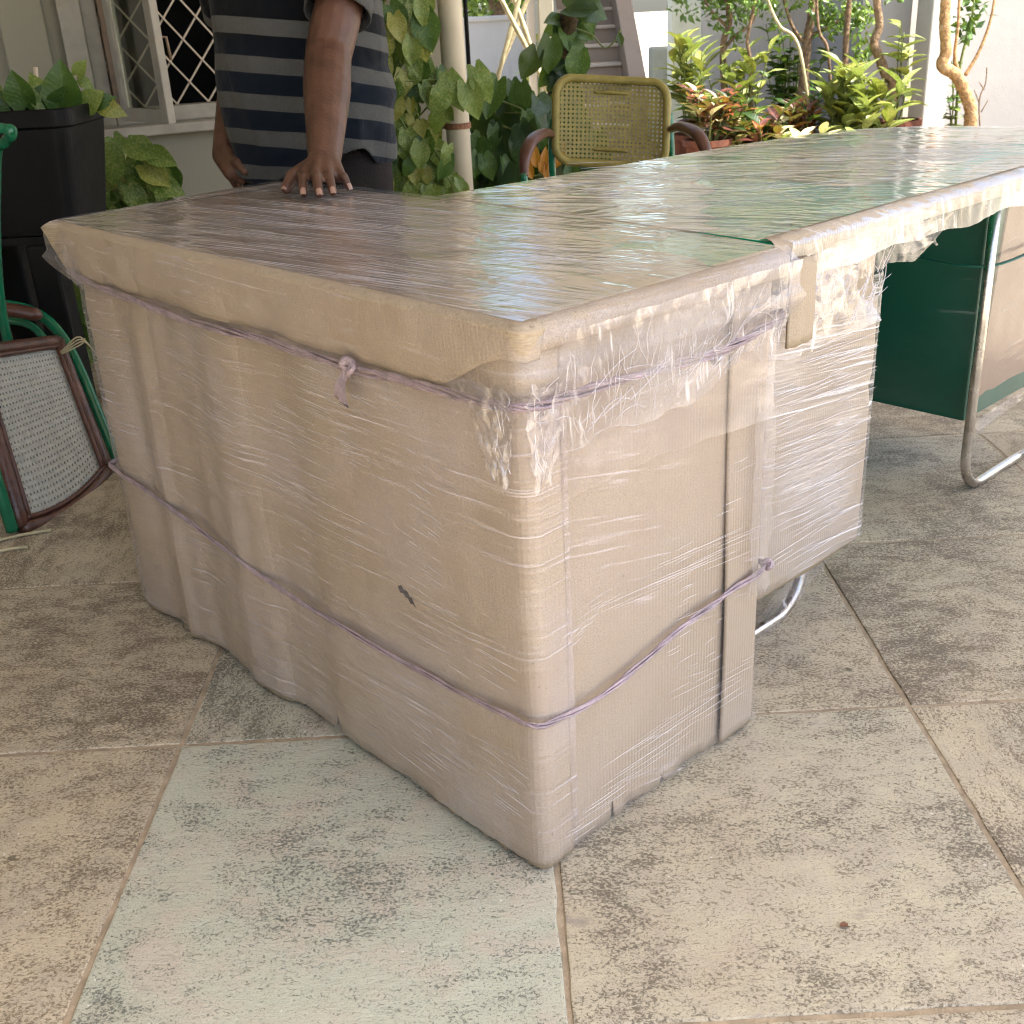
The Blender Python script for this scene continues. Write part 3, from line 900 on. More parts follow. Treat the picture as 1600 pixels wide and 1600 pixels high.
def guard(name, poly, parent, zt, zb, wtop, mat, seed, rad=0.02, closed=True):
    """cardboard folded over the slab's edge all the way round, lumpy and soft"""
    pth = path(poly, rad, 0.012, closed=closed)
    prof = [(-wtop, zt - 0.001), (-wtop * 0.5, zt + 0.0015), (-0.012, zt + 0.002), (-0.003, zt - 0.001), (0.003, zt - 0.008), (0.004, (zt + zb) / 2), (0.002, zb + 0.003), (-0.004, zb - 0.001), (-0.014, zb - 0.002), (-0.03, zb)]
    def fn(p, j):
        d, z = prof[j]
        s = p[4]
        lump = 0.003 * ns(s * 9, j * 0.35, seed) + 0.0016 * ns(s * 33, j * 0.6, seed)
        if j == 0: d += 0.007 * ns(s * 11, 0, seed + 2) + 0.003 * ns(s * 60, 0, seed)
        return d + lump, z + lump * 0.6
    return sheet(name, pth, list(range(len(prof))), fn, mat, parent)


slab = MB(); slab.prism(inset(SLAB, 0.008), 0.727, 0.7575)
slab.build('tabletop', M['laminate'], desk)
guard('edge_guard', SLAB[:4], desk, 0.7625, 0.728, 0.030, M['card_edge'], 2.0, 0.007, False)
TOPS = [(0.006, 0.004), (0.20, -0.004), (0.335, -0.006), (0.352, 0.02), (0.372, 0.05), (0.381, 0.12), (0.372, 0.19), (0.392, 0.225), (0.43, 0.19), (0.455, 0.17), (0.495, 0.19), (0.516, 0.60), (0.521, 1.0), (0.486, 1.232), (0.006, 1.17)]
m = MB(); m.prism(TOPS, 0.7585, 0.7617); m.build('cardboard_sheet', M['card_top'], desk, bevel=0.001)

# stretch film: skirt from the slab down to the upper rope, sleeve on the body, sheet over the top
pth = path([(0.47, 1.16), (-0.002, 1.16), (-0.002, -0.003), (0.476, -0.003)], 0.03, 0.006)
SK = [0.0, 0.06, 0.12, 0.18, 0.26, 0.36, 0.46, 0.56, 0.66, 0.76, 0.86, 0.93, 1.0]


def skirt(p, t):
    x, y, nx, ny, s = p
    oh = 0.020 + (0.028 if y > 1.12 and ny > 0.5 else 0.0) + (0.018 if y < 0.02 and x > 0.03 else 0.0) * sstep(x, 0.0, 0.4)
    fold = ns(s * 26, t * 1.2, 3) * 0.0042 + ns(s * 70, t * 2, 7) * 0.0018
    if t < 0.2:
        d = oh + 0.003; z = 0.764 - 0.05 * (t / 0.2)
        if t == 0: d = oh - 0.02; z = 0.7695
        return d + fold * 0.25, z
    k = (t - 0.2) / 0.8
    d = (oh + 0.003) * (1 - k ** 1.3) + 0.013
    z = 0.712 - (0.712 - 0.655) * k
    if x < 0.01: d += left_disp(y, z)
    return d + fold * (0.4 + k) * (1.0 if y < 0.03 else 0.55), z


pa_ = path([(0.47, 1.16), (-0.002, 1.16), (-0.002, -0.004), (0.016, -0.004)], 0.006, 0.004)


def apron(p, t):
    x, y, nx, ny, s = p
    oh = 0.0125 + (0.028 if y > 1.12 and ny > 0.5 else 0.0) + 0.006 * sstep(0.5 - ny, 0.5, 1.5) * (1 if y < 0.02 else 0)
    k = t
    if t < 0.12: return oh - 0.012 * (1 - t / 0.12), 0.7645 - 0.006 * (t / 0.12)
    k = (t - 0.12) / 0.88
    z = 0.7585 - (0.7585 - 0.672 - 0.05 * (1 - sstep(y, 0.01, 0.14))) * k
    d = oh * (1 - k) + 0.0085 * k + 0.003 * ns(s * 11, k * 1.5, 6) * k + 0.002 * ns(s * 30, k * 3, 2)
    if x < 0.01: d += left_disp(y, z) * k
    return d, z


sheet('cardboard_apron', pa_, [0, 0.06, 0.12, 0.16, 0.22, 0.3, 0.4, 0.5, 0.6, 0.7, 0.8, 0.9, 1.0], apron, M['card'], desk, solid=0.003)
sheet('film_skirt', pth, SK, skirt, M['film_skirt'], desk)
p_l = path([(0.40, 1.152), (-0.003, 1.152), (-0.003, -0.003), (0.06, -0.003)], 0.03, 0.008)


def f_sleeve(p, t):
    x, y, nx, ny, s = p
    z = 0.02 + (0.665 - 0.02) * t
    d = 0.0065
    if x < 0.02: d += left_disp(y, z) * 0.9 + 0.002
    return d + 0.0006 * ns(s * 40, z * 40), z


sheet('film_sleeve', p_l, [i / 24 for i in range(25)], f_sleeve, M['film_body'], desk)
p_f = path([(0.05, -0.002), (0.474, -0.002)], 0.02, 0.008)


def f_face(p, t):
    x = p[0]
    zt = 0.665; zb = 0.02
    return 0.008 + 0.001 * ns(x * 30, t * 20), zb + (zt - zb) * t


sheet('film_sleeve', p_f, [i / 20 for i in range(21)], f_face, M['film_face'], desk)
# second layer on the end face, its lower hem slanting
def f_face2(p, t):
    x = p[0]
    zb = 0.535 + 0.01 * math.sin(x * 9) + 0.004 * ns(x * 20, 0, 5)
    return 0.0115 + 0.0012 * ns(x * 25, t * 5), zb + (0.66 - zb) * t


sheet('film_overlay', p_f, [i / 12 for i in range(13)], f_face2, m_film('stretch_film_double', 0.16, 0.3, 0.15, 60, 5, patch=(0.45, 0.7), bump=0.3, col=(0.80, 0.73, 0.66)), desk)
# creased skirt layer on the end face
def f_crease(p, t):
    x = p[0]
    k = t
    d = 0.036 * (1 - k ** 1.2) + 0.017 + 0.005 * ns(x * 32 + k * 5, k * 2.5, 3) + 0.0015 * ns(x * 90 - k * 8, k * 4, 6)
    zb = 0.615 + 0.015 * ns(x * 12, 0, 4) - 0.012 * sstep(x, 0.0, 0.1) + 0.02 * sstep(x, 0.25, 0.4)
    return d, 0.757 - (0.757 - zb) * k


p_c = path([(0.012, -0.002), (0.462, -0.002)], 0.02, 0.004)
sheet('film_crease', p_c, [i / 16 for i in range(17)], f_crease, M['film_crease'], desk)
m = MB()
poly = inset(SLAB, 0.004)
m.add([(x, y, 0.7672) for x, y in poly], [tuple(range(len(poly)))])
m.build('film_top', M['film_top'], desk)


def rope(name, pts, parent, mat, r=0.0042, strands=5, spread=0.006, seed=0, n=5):
    m = MB()
    rr = random.Random(seed)
    fine = spline(pts, 14)
    for k in range(strands):
        a0 = rr.uniform(0, 6.28); w = rr.uniform(0.25, 0.5)
        ps = []; rads = []
        for i, p in enumerate(fine):
            a = a0 + i * w * 0.35
            off = spread * (0.6 + 0.5 * ns(i * 0.09, k * 3.1, seed))
            ps.append(p + Vector((0, 0, off * math.cos(a))) + (p - Vector((0.236, 0.57, p.z))).normalized() * (0.35 * spread * math.sin(a)))
            rads.append(r * (0.62 + 0.5 * (0.5 + ns(i * 0.13, k * 5.7, seed + 3))))
        m.tube(ps, rads, n)
    return m.build(name, mat, parent, smooth=True)


def lp(y, z, o=0.012): return (-o - 0.003 - max(0.0, left_disp(y, z)) * 0.8, y, z)


r1 = [(0.3, 1.165, 0.675), (0.02, 1.166, 0.678)] + [lp(y, z, 0.013) for y, z in ((1.13, 0.679), (1.04, 0.672), (0.947, 0.664), (0.84, 0.660), (0.732, 0.658), (0.6, 0.660), (0.462, 0.663), (0.298, 0.661), (0.2, 0.664), (0.12, 0.667), (0.04, 0.669))] + \
     [(-0.008, -0.008, 0.670), (0.03, -0.024, 0.672), (0.08, -0.030, 0.674), (0.196, -0.031, 0.667), (0.322, -0.031, 0.662), (0.41, -0.029, 0.668), (0.475, -0.020, 0.676), (0.49, 0.05, 0.68)]
rope('plastic_rope', r1, desk, M['rope'], 0.0021, 9, 0.0075, 1)
r2 = [(0.3, 1.165, 0.31), (0.02, 1.166, 0.308)] + [lp(y, z, 0.011) for y, z in ((1.12, 0.303), (1.0, 0.291), (0.861, 0.276), (0.74, 0.258), (0.618, 0.246), (0.46, 0.238), (0.311, 0.236), (0.2, 0.238), (0.115, 0.241), (0.04, 0.247))] + \
     [(-0.008, -0.008, 0.250), (0.035, -0.013, 0.243), (0.103, -0.012, 0.238), (0.18, -0.012, 0.249), (0.263, -0.012, 0.266), (0.33, -0.011, 0.274), (0.40, -0.012, 0.281), (0.474, -0.011, 0.288), (0.488, 0.05, 0.295)]
rope('plastic_rope', r2, desk, M['rope'], 0.0018, 8, 0.0056, 2)


def knot(parent, c, r, tails, mat=M['rope'], seed=0):
    m = MB(); rr = random.Random(seed)
    c = Vector(c)
    for k in range(3):
        ps = []
        ph = rr.uniform(0, 6)
        for i in range(18):
            a = i / 17 * 2 * PI * 1.4 + ph
            ps.append(c + Vector((rr.uniform(-.1, .1) * r, r * math.cos(a) * (0.8 + 0.2 * k), r * math.sin(a) * (1.1 - 0.25 * k))) + Vector((-0.004 * math.sin(a * 2), 0, 0)))
        m.tube(spline(ps[::2], 4), r * 0.42, 6)
    o = m.build('knot', mat, parent, smooth=True)
    for t in tails:
        mm = MB()
        b_ = c + Vector(t)
        mid = (c + b_) / 2 + Vector((-0.004, 0.002, 0))
        pp = spline([c, mid, b_], 8)
        w = Vector((0, 1, 0.15)).normalized() if abs(t[1]) > abs(t[0]) or abs(t[2]) > 0.02 else Vector((1, 0, 0))
        mm.grid(2, len(pp), lambda i, j: pp[j] + w * ((i - 0.5) * 0.017 * (0.35 + 0.9 * j / len(pp))) + Vector((-0.001 * i, 0, 0.004 * i * (j == len(pp) - 1))))
        mm.build('rope_tail', mat, o, smooth=True)
    return o


knot(desk, (-0.022, 0.298, 0.664), 0.010, [(-0.006, 0.020, -0.046), (-0.010, 0.003, -0.050)], seed=3)
knot(desk, (0.478, -0.014, 0.291), 0.007, [], seed=5)
knot(desk, (0.322, -0.022, 0.652), 0.008, [], M['film_crump'], seed=6)


def crumple(name, parent, c, ax, ay, nrm, amp, seed, mat, nu=26, nv=26, freq=30, edge=0.25, lift=0.0, taper=0.0):
    c = Vector(c); ax = Vector(ax); ay = Vector(ay); nrm = Vector(nrm).normalized()
    m = MB()
    def f(i, j):
        a = i / (nu - 1) - 0.5; b_ = j / (nv - 1) - 0.5
        L = ax.length; W_ = ay.length
        ra = 1 + edge * ns(b_ * 5, seed, 1.0) * 2 * abs(a) * 2
        rb = 1 + edge * ns(a * 5, seed, 7.0) * 2 * abs(b_) * 2
        q = c + ax * (a * ra * (1 - taper * (b_ + 0.5))) + ay * (b_ * rb)
        n1 = abs(ns(a * L * freq * 1.3, b_ * W_ * freq * 0.9, seed)) + 0.25 * abs(ns(a * L * freq * 4, b_ * W_ * freq * 3.5, seed + 4))
        return q + nrm * (0.8 * amp * n1 + lift) + ax * (0.05 * ns(a * 9, b_ * 9, seed)) + ay * (0.05 * ns(a * 9, b_ * 9, seed + 2))
    m.grid(nu, nv, f)
    return m.build(name, mat, parent, smooth=True)


# crumpled film where the ropes pull it together
M['film_clear'] = m_film('gathered_clear_film', 0.09, 0.3, 0.9, 70, 9, uv=False, patch=(0.4, 0.6), bump=0.5, rough=0.12, col=(0.88, 0.86, 0.92), wr=0.4, gloss=0.6, refl=0.09)
crumple('film_bunch', desk, (-0.016, 0.030, 0.634), (0.0, 0.095, 0.0), (0, -0.012, -0.11), (-1, -0.2, 0), 0.014, 2, M['film_clear'], 30, 30, 34, 0.15, 0.0, 0.65)
crumple('film_bunch', desk, (0.018, -0.015, 0.632), (0.075, 0.0, 0.0), (-0.012, 0, -0.115), (-0.2, -1, 0), 0.014, 5, M['film_clear'], 30, 30, 34, 0.15, 0.0, 0.6)
crumple('film_bunch', desk, (0.045, -0.016, 0.672), (0.11, 0.0, 0.015), (0, 0, -0.035), (0, -1, 0), 0.010, 8, M['film_crump'], 26, 10)
crumple('film_bunch', desk, (-0.018, 0.052, 0.675), (0, 0.10, -0.005), (0, 0, -0.03), (-1, 0, 0), 0.010, 18, M['film_crump'], 26, 10)
crumple('film_bunch', desk, (-0.02, 1.115, 0.695), (0, 0.06, 0.02), (0, 0.01, -0.05), (-1, 0.2, 0), 0.012, 11, M['film_crump'], 18, 14)
crumple('film_bunch', desk, (0.30, -0.017, 0.645), (0.12, 0.0, 0.01), (0, 0, -0.03), (0, -1, 0), 0.006, 14, M['film_crump'], 30, 8)
crumple('film_bunch', desk, (0.455, -0.016, 0.40), (0.05, 0.0, 0.0), (0, 0, -0.30), (0, -1, 0), 0.004, 15, M['film_crease'], 10, 30)
crumple('film_bunch', desk, (0.44, -0.017, 0.675), (0.09, 0.0, 0.02), (0, 0, -0.05), (0, -1, 0), 0.006, 17, M['film_crease'], 24, 10)


# fine tension lines and creases in the stretched film, as thin raised strands
def m_strand():
    t = NT('film_strand')
    body = t.pbr((0.86, 0.83, 0.86), 0.18, 0, None, 0.8)
    tr = t.n('BsdfTransparent', {'Color': (1, 1, 1, 1)}).outputs[0]
    return t.done(t.n('MixShader', {0: 0.4, 1: tr, 2: body}).outputs[0])


M['strand'] = m_strand()

DINV = MW[desk.name].inverted()


def hit(px, py, kind, c):
    """point of the desk's own plane (local x, y or z = c) seen at a place in the photograph, in desk coordinates"""
    o = DINV @ Vector((0, 0, H)); d = DINV.to_3x3() @ ray(px, py)
    i = 'xyz'.index(kind)
    return o + d * ((c - o[i]) / d[i])


def lines(parent, kind, c, groups, seed, r0=0.0005, follow=None, ok=lambda p: True):
    m = MB(); r = random.Random(seed)
    for (qa, qb, n, spread) in groups:
        for k in range(n):
            off = (k + r.random()) / n * spread - spread / 2
            a, b_ = r.uniform(-0.15, 0.75), 0
            b_ = min(1.15, a + r.uniform(0.2, 0.75))
            jx = r.uniform(-6, 6)
            ends = []
            for t in (a, (a + b_) / 2, b_):
                ends.append(hit(qa[0] + (qb[0] - qa[0]) * t + jx, qa[1] + (qb[1] - qa[1]) * t + off + r.uniform(-1.5, 1.5), kind, c))
            pts = spline(ends, 5)
            if follow: pts = [follow(p) for p in pts]
            pts = [p for p in pts if ok(p)]
            if len(pts) < 4: continue
            w = r0 * r.uniform(0.5, 1.25)
            N = len(pts)
            m.tube(pts, [w * (0.25 + 0.75 * math.sin(PI * i / (N - 1))) for i in range(N)], 4, cap=False)
    o = m.build('film_crease', M['strand'], parent, smooth=True)
    o['kind'] = 'stuff'
    return o


def on_left(p): return Vector((-0.0125 - left_disp(p.y, p.z) * 0.9, p.y, p.z))
lines(desk, 'x', -0.012, [((755, 1200), (820, 1250), 14, 80), ((630, 800), (690, 838), 30, 210), ((610, 1125), (700, 1190), 12, 90), ((345, 717), (660, 880), 5, 50), ((250, 545), (345, 592), 34, 190), ((400, 600), (505, 648), 34, 170), ((510, 650), (590, 690), 16, 120), ((300, 640), (380, 690), 12, 120), ((690, 1010), (800, 1080), 8, 90)], 1, 0.00045, on_left, lambda p: 0.0 < p.y < 1.13)
lines(desk, 'y', -0.0125, [((930, 945), (1185, 835), 13, 46), ((885, 985), (960, 935), 9, 40), ((880, 1010), (930, 965), 6, 20), ((1045, 965), (1090, 940), 20, 200), ((960, 1205), (1140, 1085), 13, 60), ((890, 1300), (990, 1232), 9, 40), ((1040, 1100), (1195, 1020), 8, 40), ((1100, 990), (1130, 970), 8, 120), ((1130, 800), (1195, 770), 8, 160)], 2, 0.00045, None, lambda p: 0.02 < p.x < 0.472)


def drape(x, k):
    d, z = f_crease((x, -0.002, 0, -1, x), k)
    return Vector((x, -0.002 - d - 0.001, z))


m = MB(); r_ = random.Random(12)
for _ in range(75):
    x = r_.uniform(0.02, 0.46); k0 = r_.uniform(0.05, 0.75); k1 = min(1.0, k0 + r_.uniform(0.12, 0.5)); dx = r_.gauss(0.012, 0.010); cv = r_.gauss(0, 0.0025)
    pts = [drape(min(0.462, max(0.012, x + dx * t + cv * math.sin(PI * t))), k0 + (k1 - k0) * t) for t in [i / 9 for i in range(10)]]
    w = 0.0005 * r_.uniform(0.5, 1.3)
    m.tube(pts, [w * (0.3 + 0.7 * math.sin(PI * i / 9)) for i in range(10)], 4, cap=False)
for _ in range(26):
    x = r_.uniform(0.0, 0.36); L_ = r_.uniform(0.03, 0.13); k0 = r_.uniform(0.45, 1.0); sl_ = r_.gauss(-0.12, 0.15); bw_ = r_.gauss(0, 0.06)
    pts = [drape(min(0.462, max(0.012, x + L_ * t)), min(1.0, max(0.1, k0 + sl_ * t + bw_ * math.sin(PI * t)))) for t in [i / 9 for i in range(10)]]
    m.tube(pts, 0.00045 * r_.uniform(0.6, 1.3), 4, cap=False)
m.build('film_crease', M['strand'], desk, smooth=True)['kind'] = 'stuff'
# pulled folds radiating from the corner where the rope gathers the film
m = MB()
kc = Vector((-0.016, -0.014, 0.668))
for _ in range(34):
    left = r_.random() < 0.55
    v_ = r_.uniform(-0.085, 0.03)
    h_ = r_.uniform(0.0, 0.055) * (1.0 if v_ > -0.03 else max(0.25, 1 + (v_ + 0.03) / 0.065))
    pts = []
    a = math.atan2(-v_, -h_) + r_.gauss(0, 0.35)
    for sg in range(r_.choice((2, 3, 3, 4))):
        o_ = 0.004 + 0.005 * r_.random()
        if left: pts.append(Vector((-0.012 - o_, 0.002 + max(0, h_), 0.668 + v_)))
        else: pts.append(Vector((0.0 + max(0, h_), -0.013 - o_, 0.668 + v_)))
        L_ = r_.uniform(0.006, 0.022)
        h_ += L_ * math.cos(a); v_ += L_ * math.sin(a); a += r_.gauss(0, 0.25)
        v_ = min(v_, 0.03)
    w = 0.0005 * r_.uniform(0.5, 1.7)
    m.tube(spline(pts, 4), w, 4, cap=False)
m.build('film_crease', M['strand'], desk, smooth=True)['kind'] = 'stuff'
lines(desk, 'z', 0.7685, [((230, 350), (640, 402), 30, 95), ((330, 312), (760, 352), 26, 60), ((500, 425), (810, 470), 8, 50), ((640, 350), (880, 380), 10, 60), ((850, 405), (950, 415), 6, 30), ((430, 395), (720, 440), 18, 60)], 3, 0.0005, None, lambda p: -0.01 < p.x < 0.5 and -0.02 < p.y < 1.2)

# ------------------------------------------------------------------ wrapped main desk
main = empty('main_desk', DO, DA, 'long green topped desk on steel sled legs wrapped in stretch film', 'desk')
arc = [(1.90, 0.02), (1.915, 0.20), (1.89, 0.34), (1.83, 0.50), (1.74, 0.605), (1.60, 0.665), (1.35, 0.70), (1.04, 0.72)]
MS = [(0.555, 0.757), (0.538, 0.40), (0.516, 0.028), (0.70, 0.028), (1.25, 0.022)] + arc
m = MB(); m.prism(inset(MS, 0.008), 0.727, 0.7575); m.build('tabletop', M['laminate'], main)
guard('edge_guard', MS[2:] + MS[:1], main, 0.7625, 0.726, 0.026, M['card_edge'], 5.0, 0.03, False)
c1 = [(0.525, 0.75), (0.520, 0.40), (0.508, 0.21), (0.53, 0.17), (0.56, 0.15), (0.575, 0.20), (0.63, 0.21), (0.66, 0.27), (0.72, 0.29), (0.77, 0.36), (0.86, 0.38), (0.90, 0.46), (1.0, 0.52), (1.08, 0.60), (1.05, 0.70), (0.75, 0.735)]
m = MB(); m.prism(c1, 0.7585, 0.7617); m.build('cardboard_sheet', M['card_top'], main, bevel=0.001)
c2 = [(1.10, 0.048), (1.32, 0.045), (1.60, 0.05), (1.55, 0.10), (1.40, 0.135), (1.30, 0.12), (1.17, 0.085)]
c3 = [(0.98, 0.20), (1.10, 0.16), (1.22, 0.19), (1.40, 0.17), (1.55, 0.22), (1.68, 0.20), (1.80, 0.28), (1.76, 0.42), (1.62, 0.50), (1.50, 0.47), (1.38, 0.55), (1.22, 0.50), (1.14, 0.42), (1.02, 0.40), (1.00, 0.30)]
m = MB(); m.prism(c3, 0.7585, 0.7617); m.build('cardboard_sheet', M['card_top'], main, bevel=0.001)
m = MB(); m.prism(c2, 0.7585, 0.7617); m.build('cardboard_sheet', M['card_brown'], main, bevel=0.001)
m = MB()
poly = inset(MS, 0.004)
poly[:3] = [(0.518, 0.752), (0.506, 0.40), (0.482, 0.030)]
m.add([(x, y, 0.7684) for x, y in poly], [tuple(range(len(poly)))])
m.build('film_top', M['film_top2'], main)
# film round the near edge
p_e = path([(0.53, 0.022), (1.89, 0.016)], 0.02, 0.006)


def f_e(p, t):
    x = p[0]
    k = t
    d = 0.016 + 0.004 * ns(x * 40, k * 3, 3) + 0.0015 * ns(x * 100, k * 4, 9)
    z = 0.766 - 0.055 * k - 0.012 * (0.5 + ns(x * 8, 0, 2)) * k
    if k == 0: d = -0.012
    return d, z


sheet('film_skirt', p_e, [0, 0.1, 0.25, 0.4, 0.6, 0.8, 1.0], f_e, M['film_crease'], main)

lines(main, 'z', 0.7696, [((900, 272), (1110, 258), 6, 34), ((1050, 302), (1400, 268), 7, 60), ((1300, 236), (1590, 226), 14, 34), ((980, 322), (1220, 345), 5, 44), ((760, 306), (1000, 280), 7, 40), ((1200, 300), (1500, 262), 5, 40)], 4, 0.0006)
# near pedestal, wrapped; its face stands behind the side desk
PX0, PX1, PY0, PY1, PZ0, PZ1 = 0.60, 0.925, 0.085, 0.62, 0.14, 0.60
pc = path([(0.60, 0.5), (PX0, PY0), (PX1, PY0), (PX1, PY1)], 0.012, 0.008)


def f_p(p, t):
    x, y, nx, ny, s = p
    z = PZ0 + (PZ1 - PZ0) * t + 0.006 * ns(s * 8, t * 2, 3) * (1 if t in (0, 1) else 0)
    return 0.002 + 0.003 * ns(s * 7, z * 5, 12) - 0.004 * math.exp(-((z - 0.40 - 0.05 * s) / 0.015) ** 2), z


ped = sheet('pedestal', pc, [i / 20 for i in range(21)], f_p, M['card'], main, solid=0.004)
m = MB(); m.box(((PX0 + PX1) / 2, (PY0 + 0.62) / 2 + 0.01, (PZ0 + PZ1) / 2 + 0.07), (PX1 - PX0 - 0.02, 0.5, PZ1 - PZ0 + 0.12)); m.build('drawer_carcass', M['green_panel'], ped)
m = MB(); m.box(((PX0 + PX1) / 2, (PY0 + 0.60) / 2 + 0.01, PZ0 + 0.002), (PX1 - PX0 - 0.012, 0.5, 0.004)); m.build('bottom_flap', M['card'], ped)
sheet('film_wrap', pc, [i / 24 for i in range(25)], lambda p, t: (0.008 + 0.0016 * ns(p[4] * 16 + t * 30, t * 60, 4), PZ0 + 0.01 + (PZ1 + 0.03 - PZ0) * t), M['film_ped'], ped)
lines(main, 'y', PY0 - 0.013, [((1200, 575), (1350, 520), 34, 150), ((1200, 690), (1352, 628), 26, 130), ((1200, 800), (1350, 722), 26, 130), ((1210, 885), (1345, 800), 9, 60)], 5, 0.0008, None, lambda p: 0.6 < p.x < 0.925 and p.z > 0.145)
# tapering bunch of film between the pedestal and the tabletop
pc2 = path([(0.57, 0.16), (0.60, 0.06), (0.90, 0.065), (0.915, 0.5)], 0.02, 0.006)


def f_neck(p, t):
    x, y, nx, ny, s = p
    z = 0.565 + (0.735 - 0.565) * t
    return 0.006 - 0.03 * math.sin(t * PI) * sstep(x, 0.75, 0.9) + 0.005 * ns(s * 34 + t * 6, t * 3, 5) + 0.002 * ns(s * 90, t * 5, 8), z


sheet('film_neck', pc2, [i / 16 for i in range(17)], f_neck, M['film_ped'], main)
m = MB(); r_ = random.Random(44)
for _ in range(80):
    x = r_.uniform(0.60, 0.84); L_ = r_.uniform(0.03, 0.09); a = r_.gauss(1.35, 0.5)
    z = r_.uniform(0.58, 0.70)
    pts = [Vector((x + L_ * t * math.cos(a) + 0.006 * math.sin(PI * t), 0.042 - 0.012 * (z + L_ * t * math.sin(a) - 0.58) / 0.15, min(0.735, z + L_ * t * math.sin(a)))) for t in [i / 7 for i in range(8)]]
    pts = [p for p in pts if 0.595 < p.x < 0.87]
    if len(pts) > 3: m.tube(pts, 0.0008 * r_.uniform(0.5, 1.4), 4, cap=False)
m.build('film_crease', M['strand'], main, smooth=True)['kind'] = 'stuff'
m = MB(); m.box((0.755, 0.10, 0.65), (0.27, 0.05, 0.15)); m.build('cardboard_pad', M['card_edge'], main, bevel=0.008)
crumple('film_bunch', main, (0.655, 0.03, 0.668), (0.12, 0.005, 0.02), (0.02, 0, -0.13), (0, -1, 0), 0.007, 31, M['film_crump'])
crumple('film_bunch', main, (0.80, 0.022, 0.705), (0.30, 0.0, 0.01), (0.03, 0.01, -0.07), (0, -1, -0.3), 0.008, 33, M['film_crump'], 40, 12)
crumple('film_bunch', main, (0.95, 0.028, 0.700), (0.12, 0.0, 0.0), (0.0, 0.02, -0.05), (0, -1, -0.3), 0.010, 35, M['film_crump'], 20, 10)
# cardboard flap hanging at the joint of the two desks
m = MB()
fp = path([(0.53, 0.012), (0.548, 0.008), (0.592, 0.012)], 0.004, 0.004)
sheet('cardboard_flap', fp, [i / 8 for i in range(9)], lambda p, t: (0.004 + 0.002 * ns(p[0] * 30, t * 3), 0.735 - 0.125 * t + 0.003 * ns(p[0] * 60, 1)), M['card'], main, solid=0.004)

# far pedestal: bare dark green side, cardboard over its front
FX0, FX1, FY0, FY1, FZ0, FZ1 = 1.535, 1.90, 0.185, 0.60, 0.175, 0.722
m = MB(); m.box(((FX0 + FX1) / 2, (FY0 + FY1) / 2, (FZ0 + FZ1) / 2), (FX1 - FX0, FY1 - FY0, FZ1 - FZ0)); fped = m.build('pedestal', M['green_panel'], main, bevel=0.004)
fped['label'] = 'bare dark green far pedestal'
m = MB(); fy = FY0 - 0.006
m.add([(x, y_, z) for y_ in (fy, fy + 0.004) for x, z in ((1.575, 0.225), (1.592, 0.221), (1.62, 0.227), (1.66, 0.222), (1.74, 0.226), (1.88, 0.222), (1.88, 0.70), (1.62, 0.70), (1.606, 0.55), (1.592, 0.42))],
      [tuple(range(10)), tuple(reversed(range(10, 20)))] + [(i, 10 + i, 10 + (i + 1) % 10, (i + 1) % 10) for i in range(10)])
m.build('cardboard_sheet', M['card_brown'], fped)
# modesty panel at the back of the knee space
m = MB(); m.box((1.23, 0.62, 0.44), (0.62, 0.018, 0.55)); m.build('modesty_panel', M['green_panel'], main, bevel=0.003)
p_fw = path([(1.532, 0.58), (1.525, 0.174), (1.905, 0.174)], 0.012, 0.008)
sheet('film_wrap', p_fw, [i / 16 for i in range(17)], lambda p, t: (0.004 + 0.0015 * ns(p[4] * 20, t * 40), 0.19 + 0.51 * t), m_film('stretch_film_dark', 0.012, 0.22, -0.06, 70, 4, patch=(0.45, 0.65), bump=0.3, col=(0.6, 0.62, 0.6)), fped)
m = MB(); m.tube(spline([(1.0, 0.62, 0.545), (1.5, 0.60, 0.54), (1.524, 0.40, 0.535), (1.518, 0.165, 0.53), (1.9, 0.165, 0.54)], 8), 0.006, 8, flat=0.35); m.build('green_cord', M['green_panel'], main, smooth=True)
# sled legs of steel tube
def sled(name, pts, r=0.0112):
    m = MB(); m.tube(pts, r, 14); return m.build(name, M['chrome'], main, smooth=True)
def bend(c, r, a0, a1, y, n=10):
    return [(c[0] + r * math.cos(a0 + (a1 - a0) * k / n), y, c[1] + r * math.sin(a0 + (a1 - a0) * k / n)) for k in range(n + 1)]
ly = 0.163
sled('sled_leg', [(1.512, ly, 0.725), (1.520, ly, 0.4)] + bend((1.612, 0.1012), 0.09, PI, 1.5 * PI, ly) + [(1.80, ly, 0.0112), (1.86, ly, 0.0112)] + bend((1.86, 0.1012), 0.09, 1.5 * PI, 2 * PI, ly) + [(1.95, ly, 0.30)])
sled('sled_leg', [(1.53, 0.625, 0.725), (1.53, 0.625, 0.4)] + bend((1.612, 0.1012), 0.09, PI, 1.5 * PI, 0.625) + [(1.80, 0.625, 0.0112), (1.86, 0.625, 0.0112)] + bend((1.86, 0.1012), 0.09, 1.5 * PI, 2 * PI, 0.625) + [(1.95, 0.625, 0.30)])
for yy in (0.15, 0.56):
    sled('sled_leg', [(0.565, yy, 0.70), (0.565, yy, 0.3)] + bend((0.645, 0.0912), 0.08, PI, 1.5 * PI, yy) + bend((0.76, 0.1012), 0.09, 1.5 * PI, 1.92 * PI, yy) + [(0.865, yy, 0.15)])
crumple('film_bunch', main, (0.79, 0.132, 0.07), (0.20, 0.0, 0.07), (0.02, 0.01, -0.075), (0, -1, 0), 0.016, 41, M['film_crump'], 20, 10)
crumple('film_bunch', main, (1.545, 0.15, 0.165), (0.03, 0.0, 0.0), (0.0, 0.01, -0.04), (0, -1, 0), 0.010, 43, M['film_crump'], 10, 10)
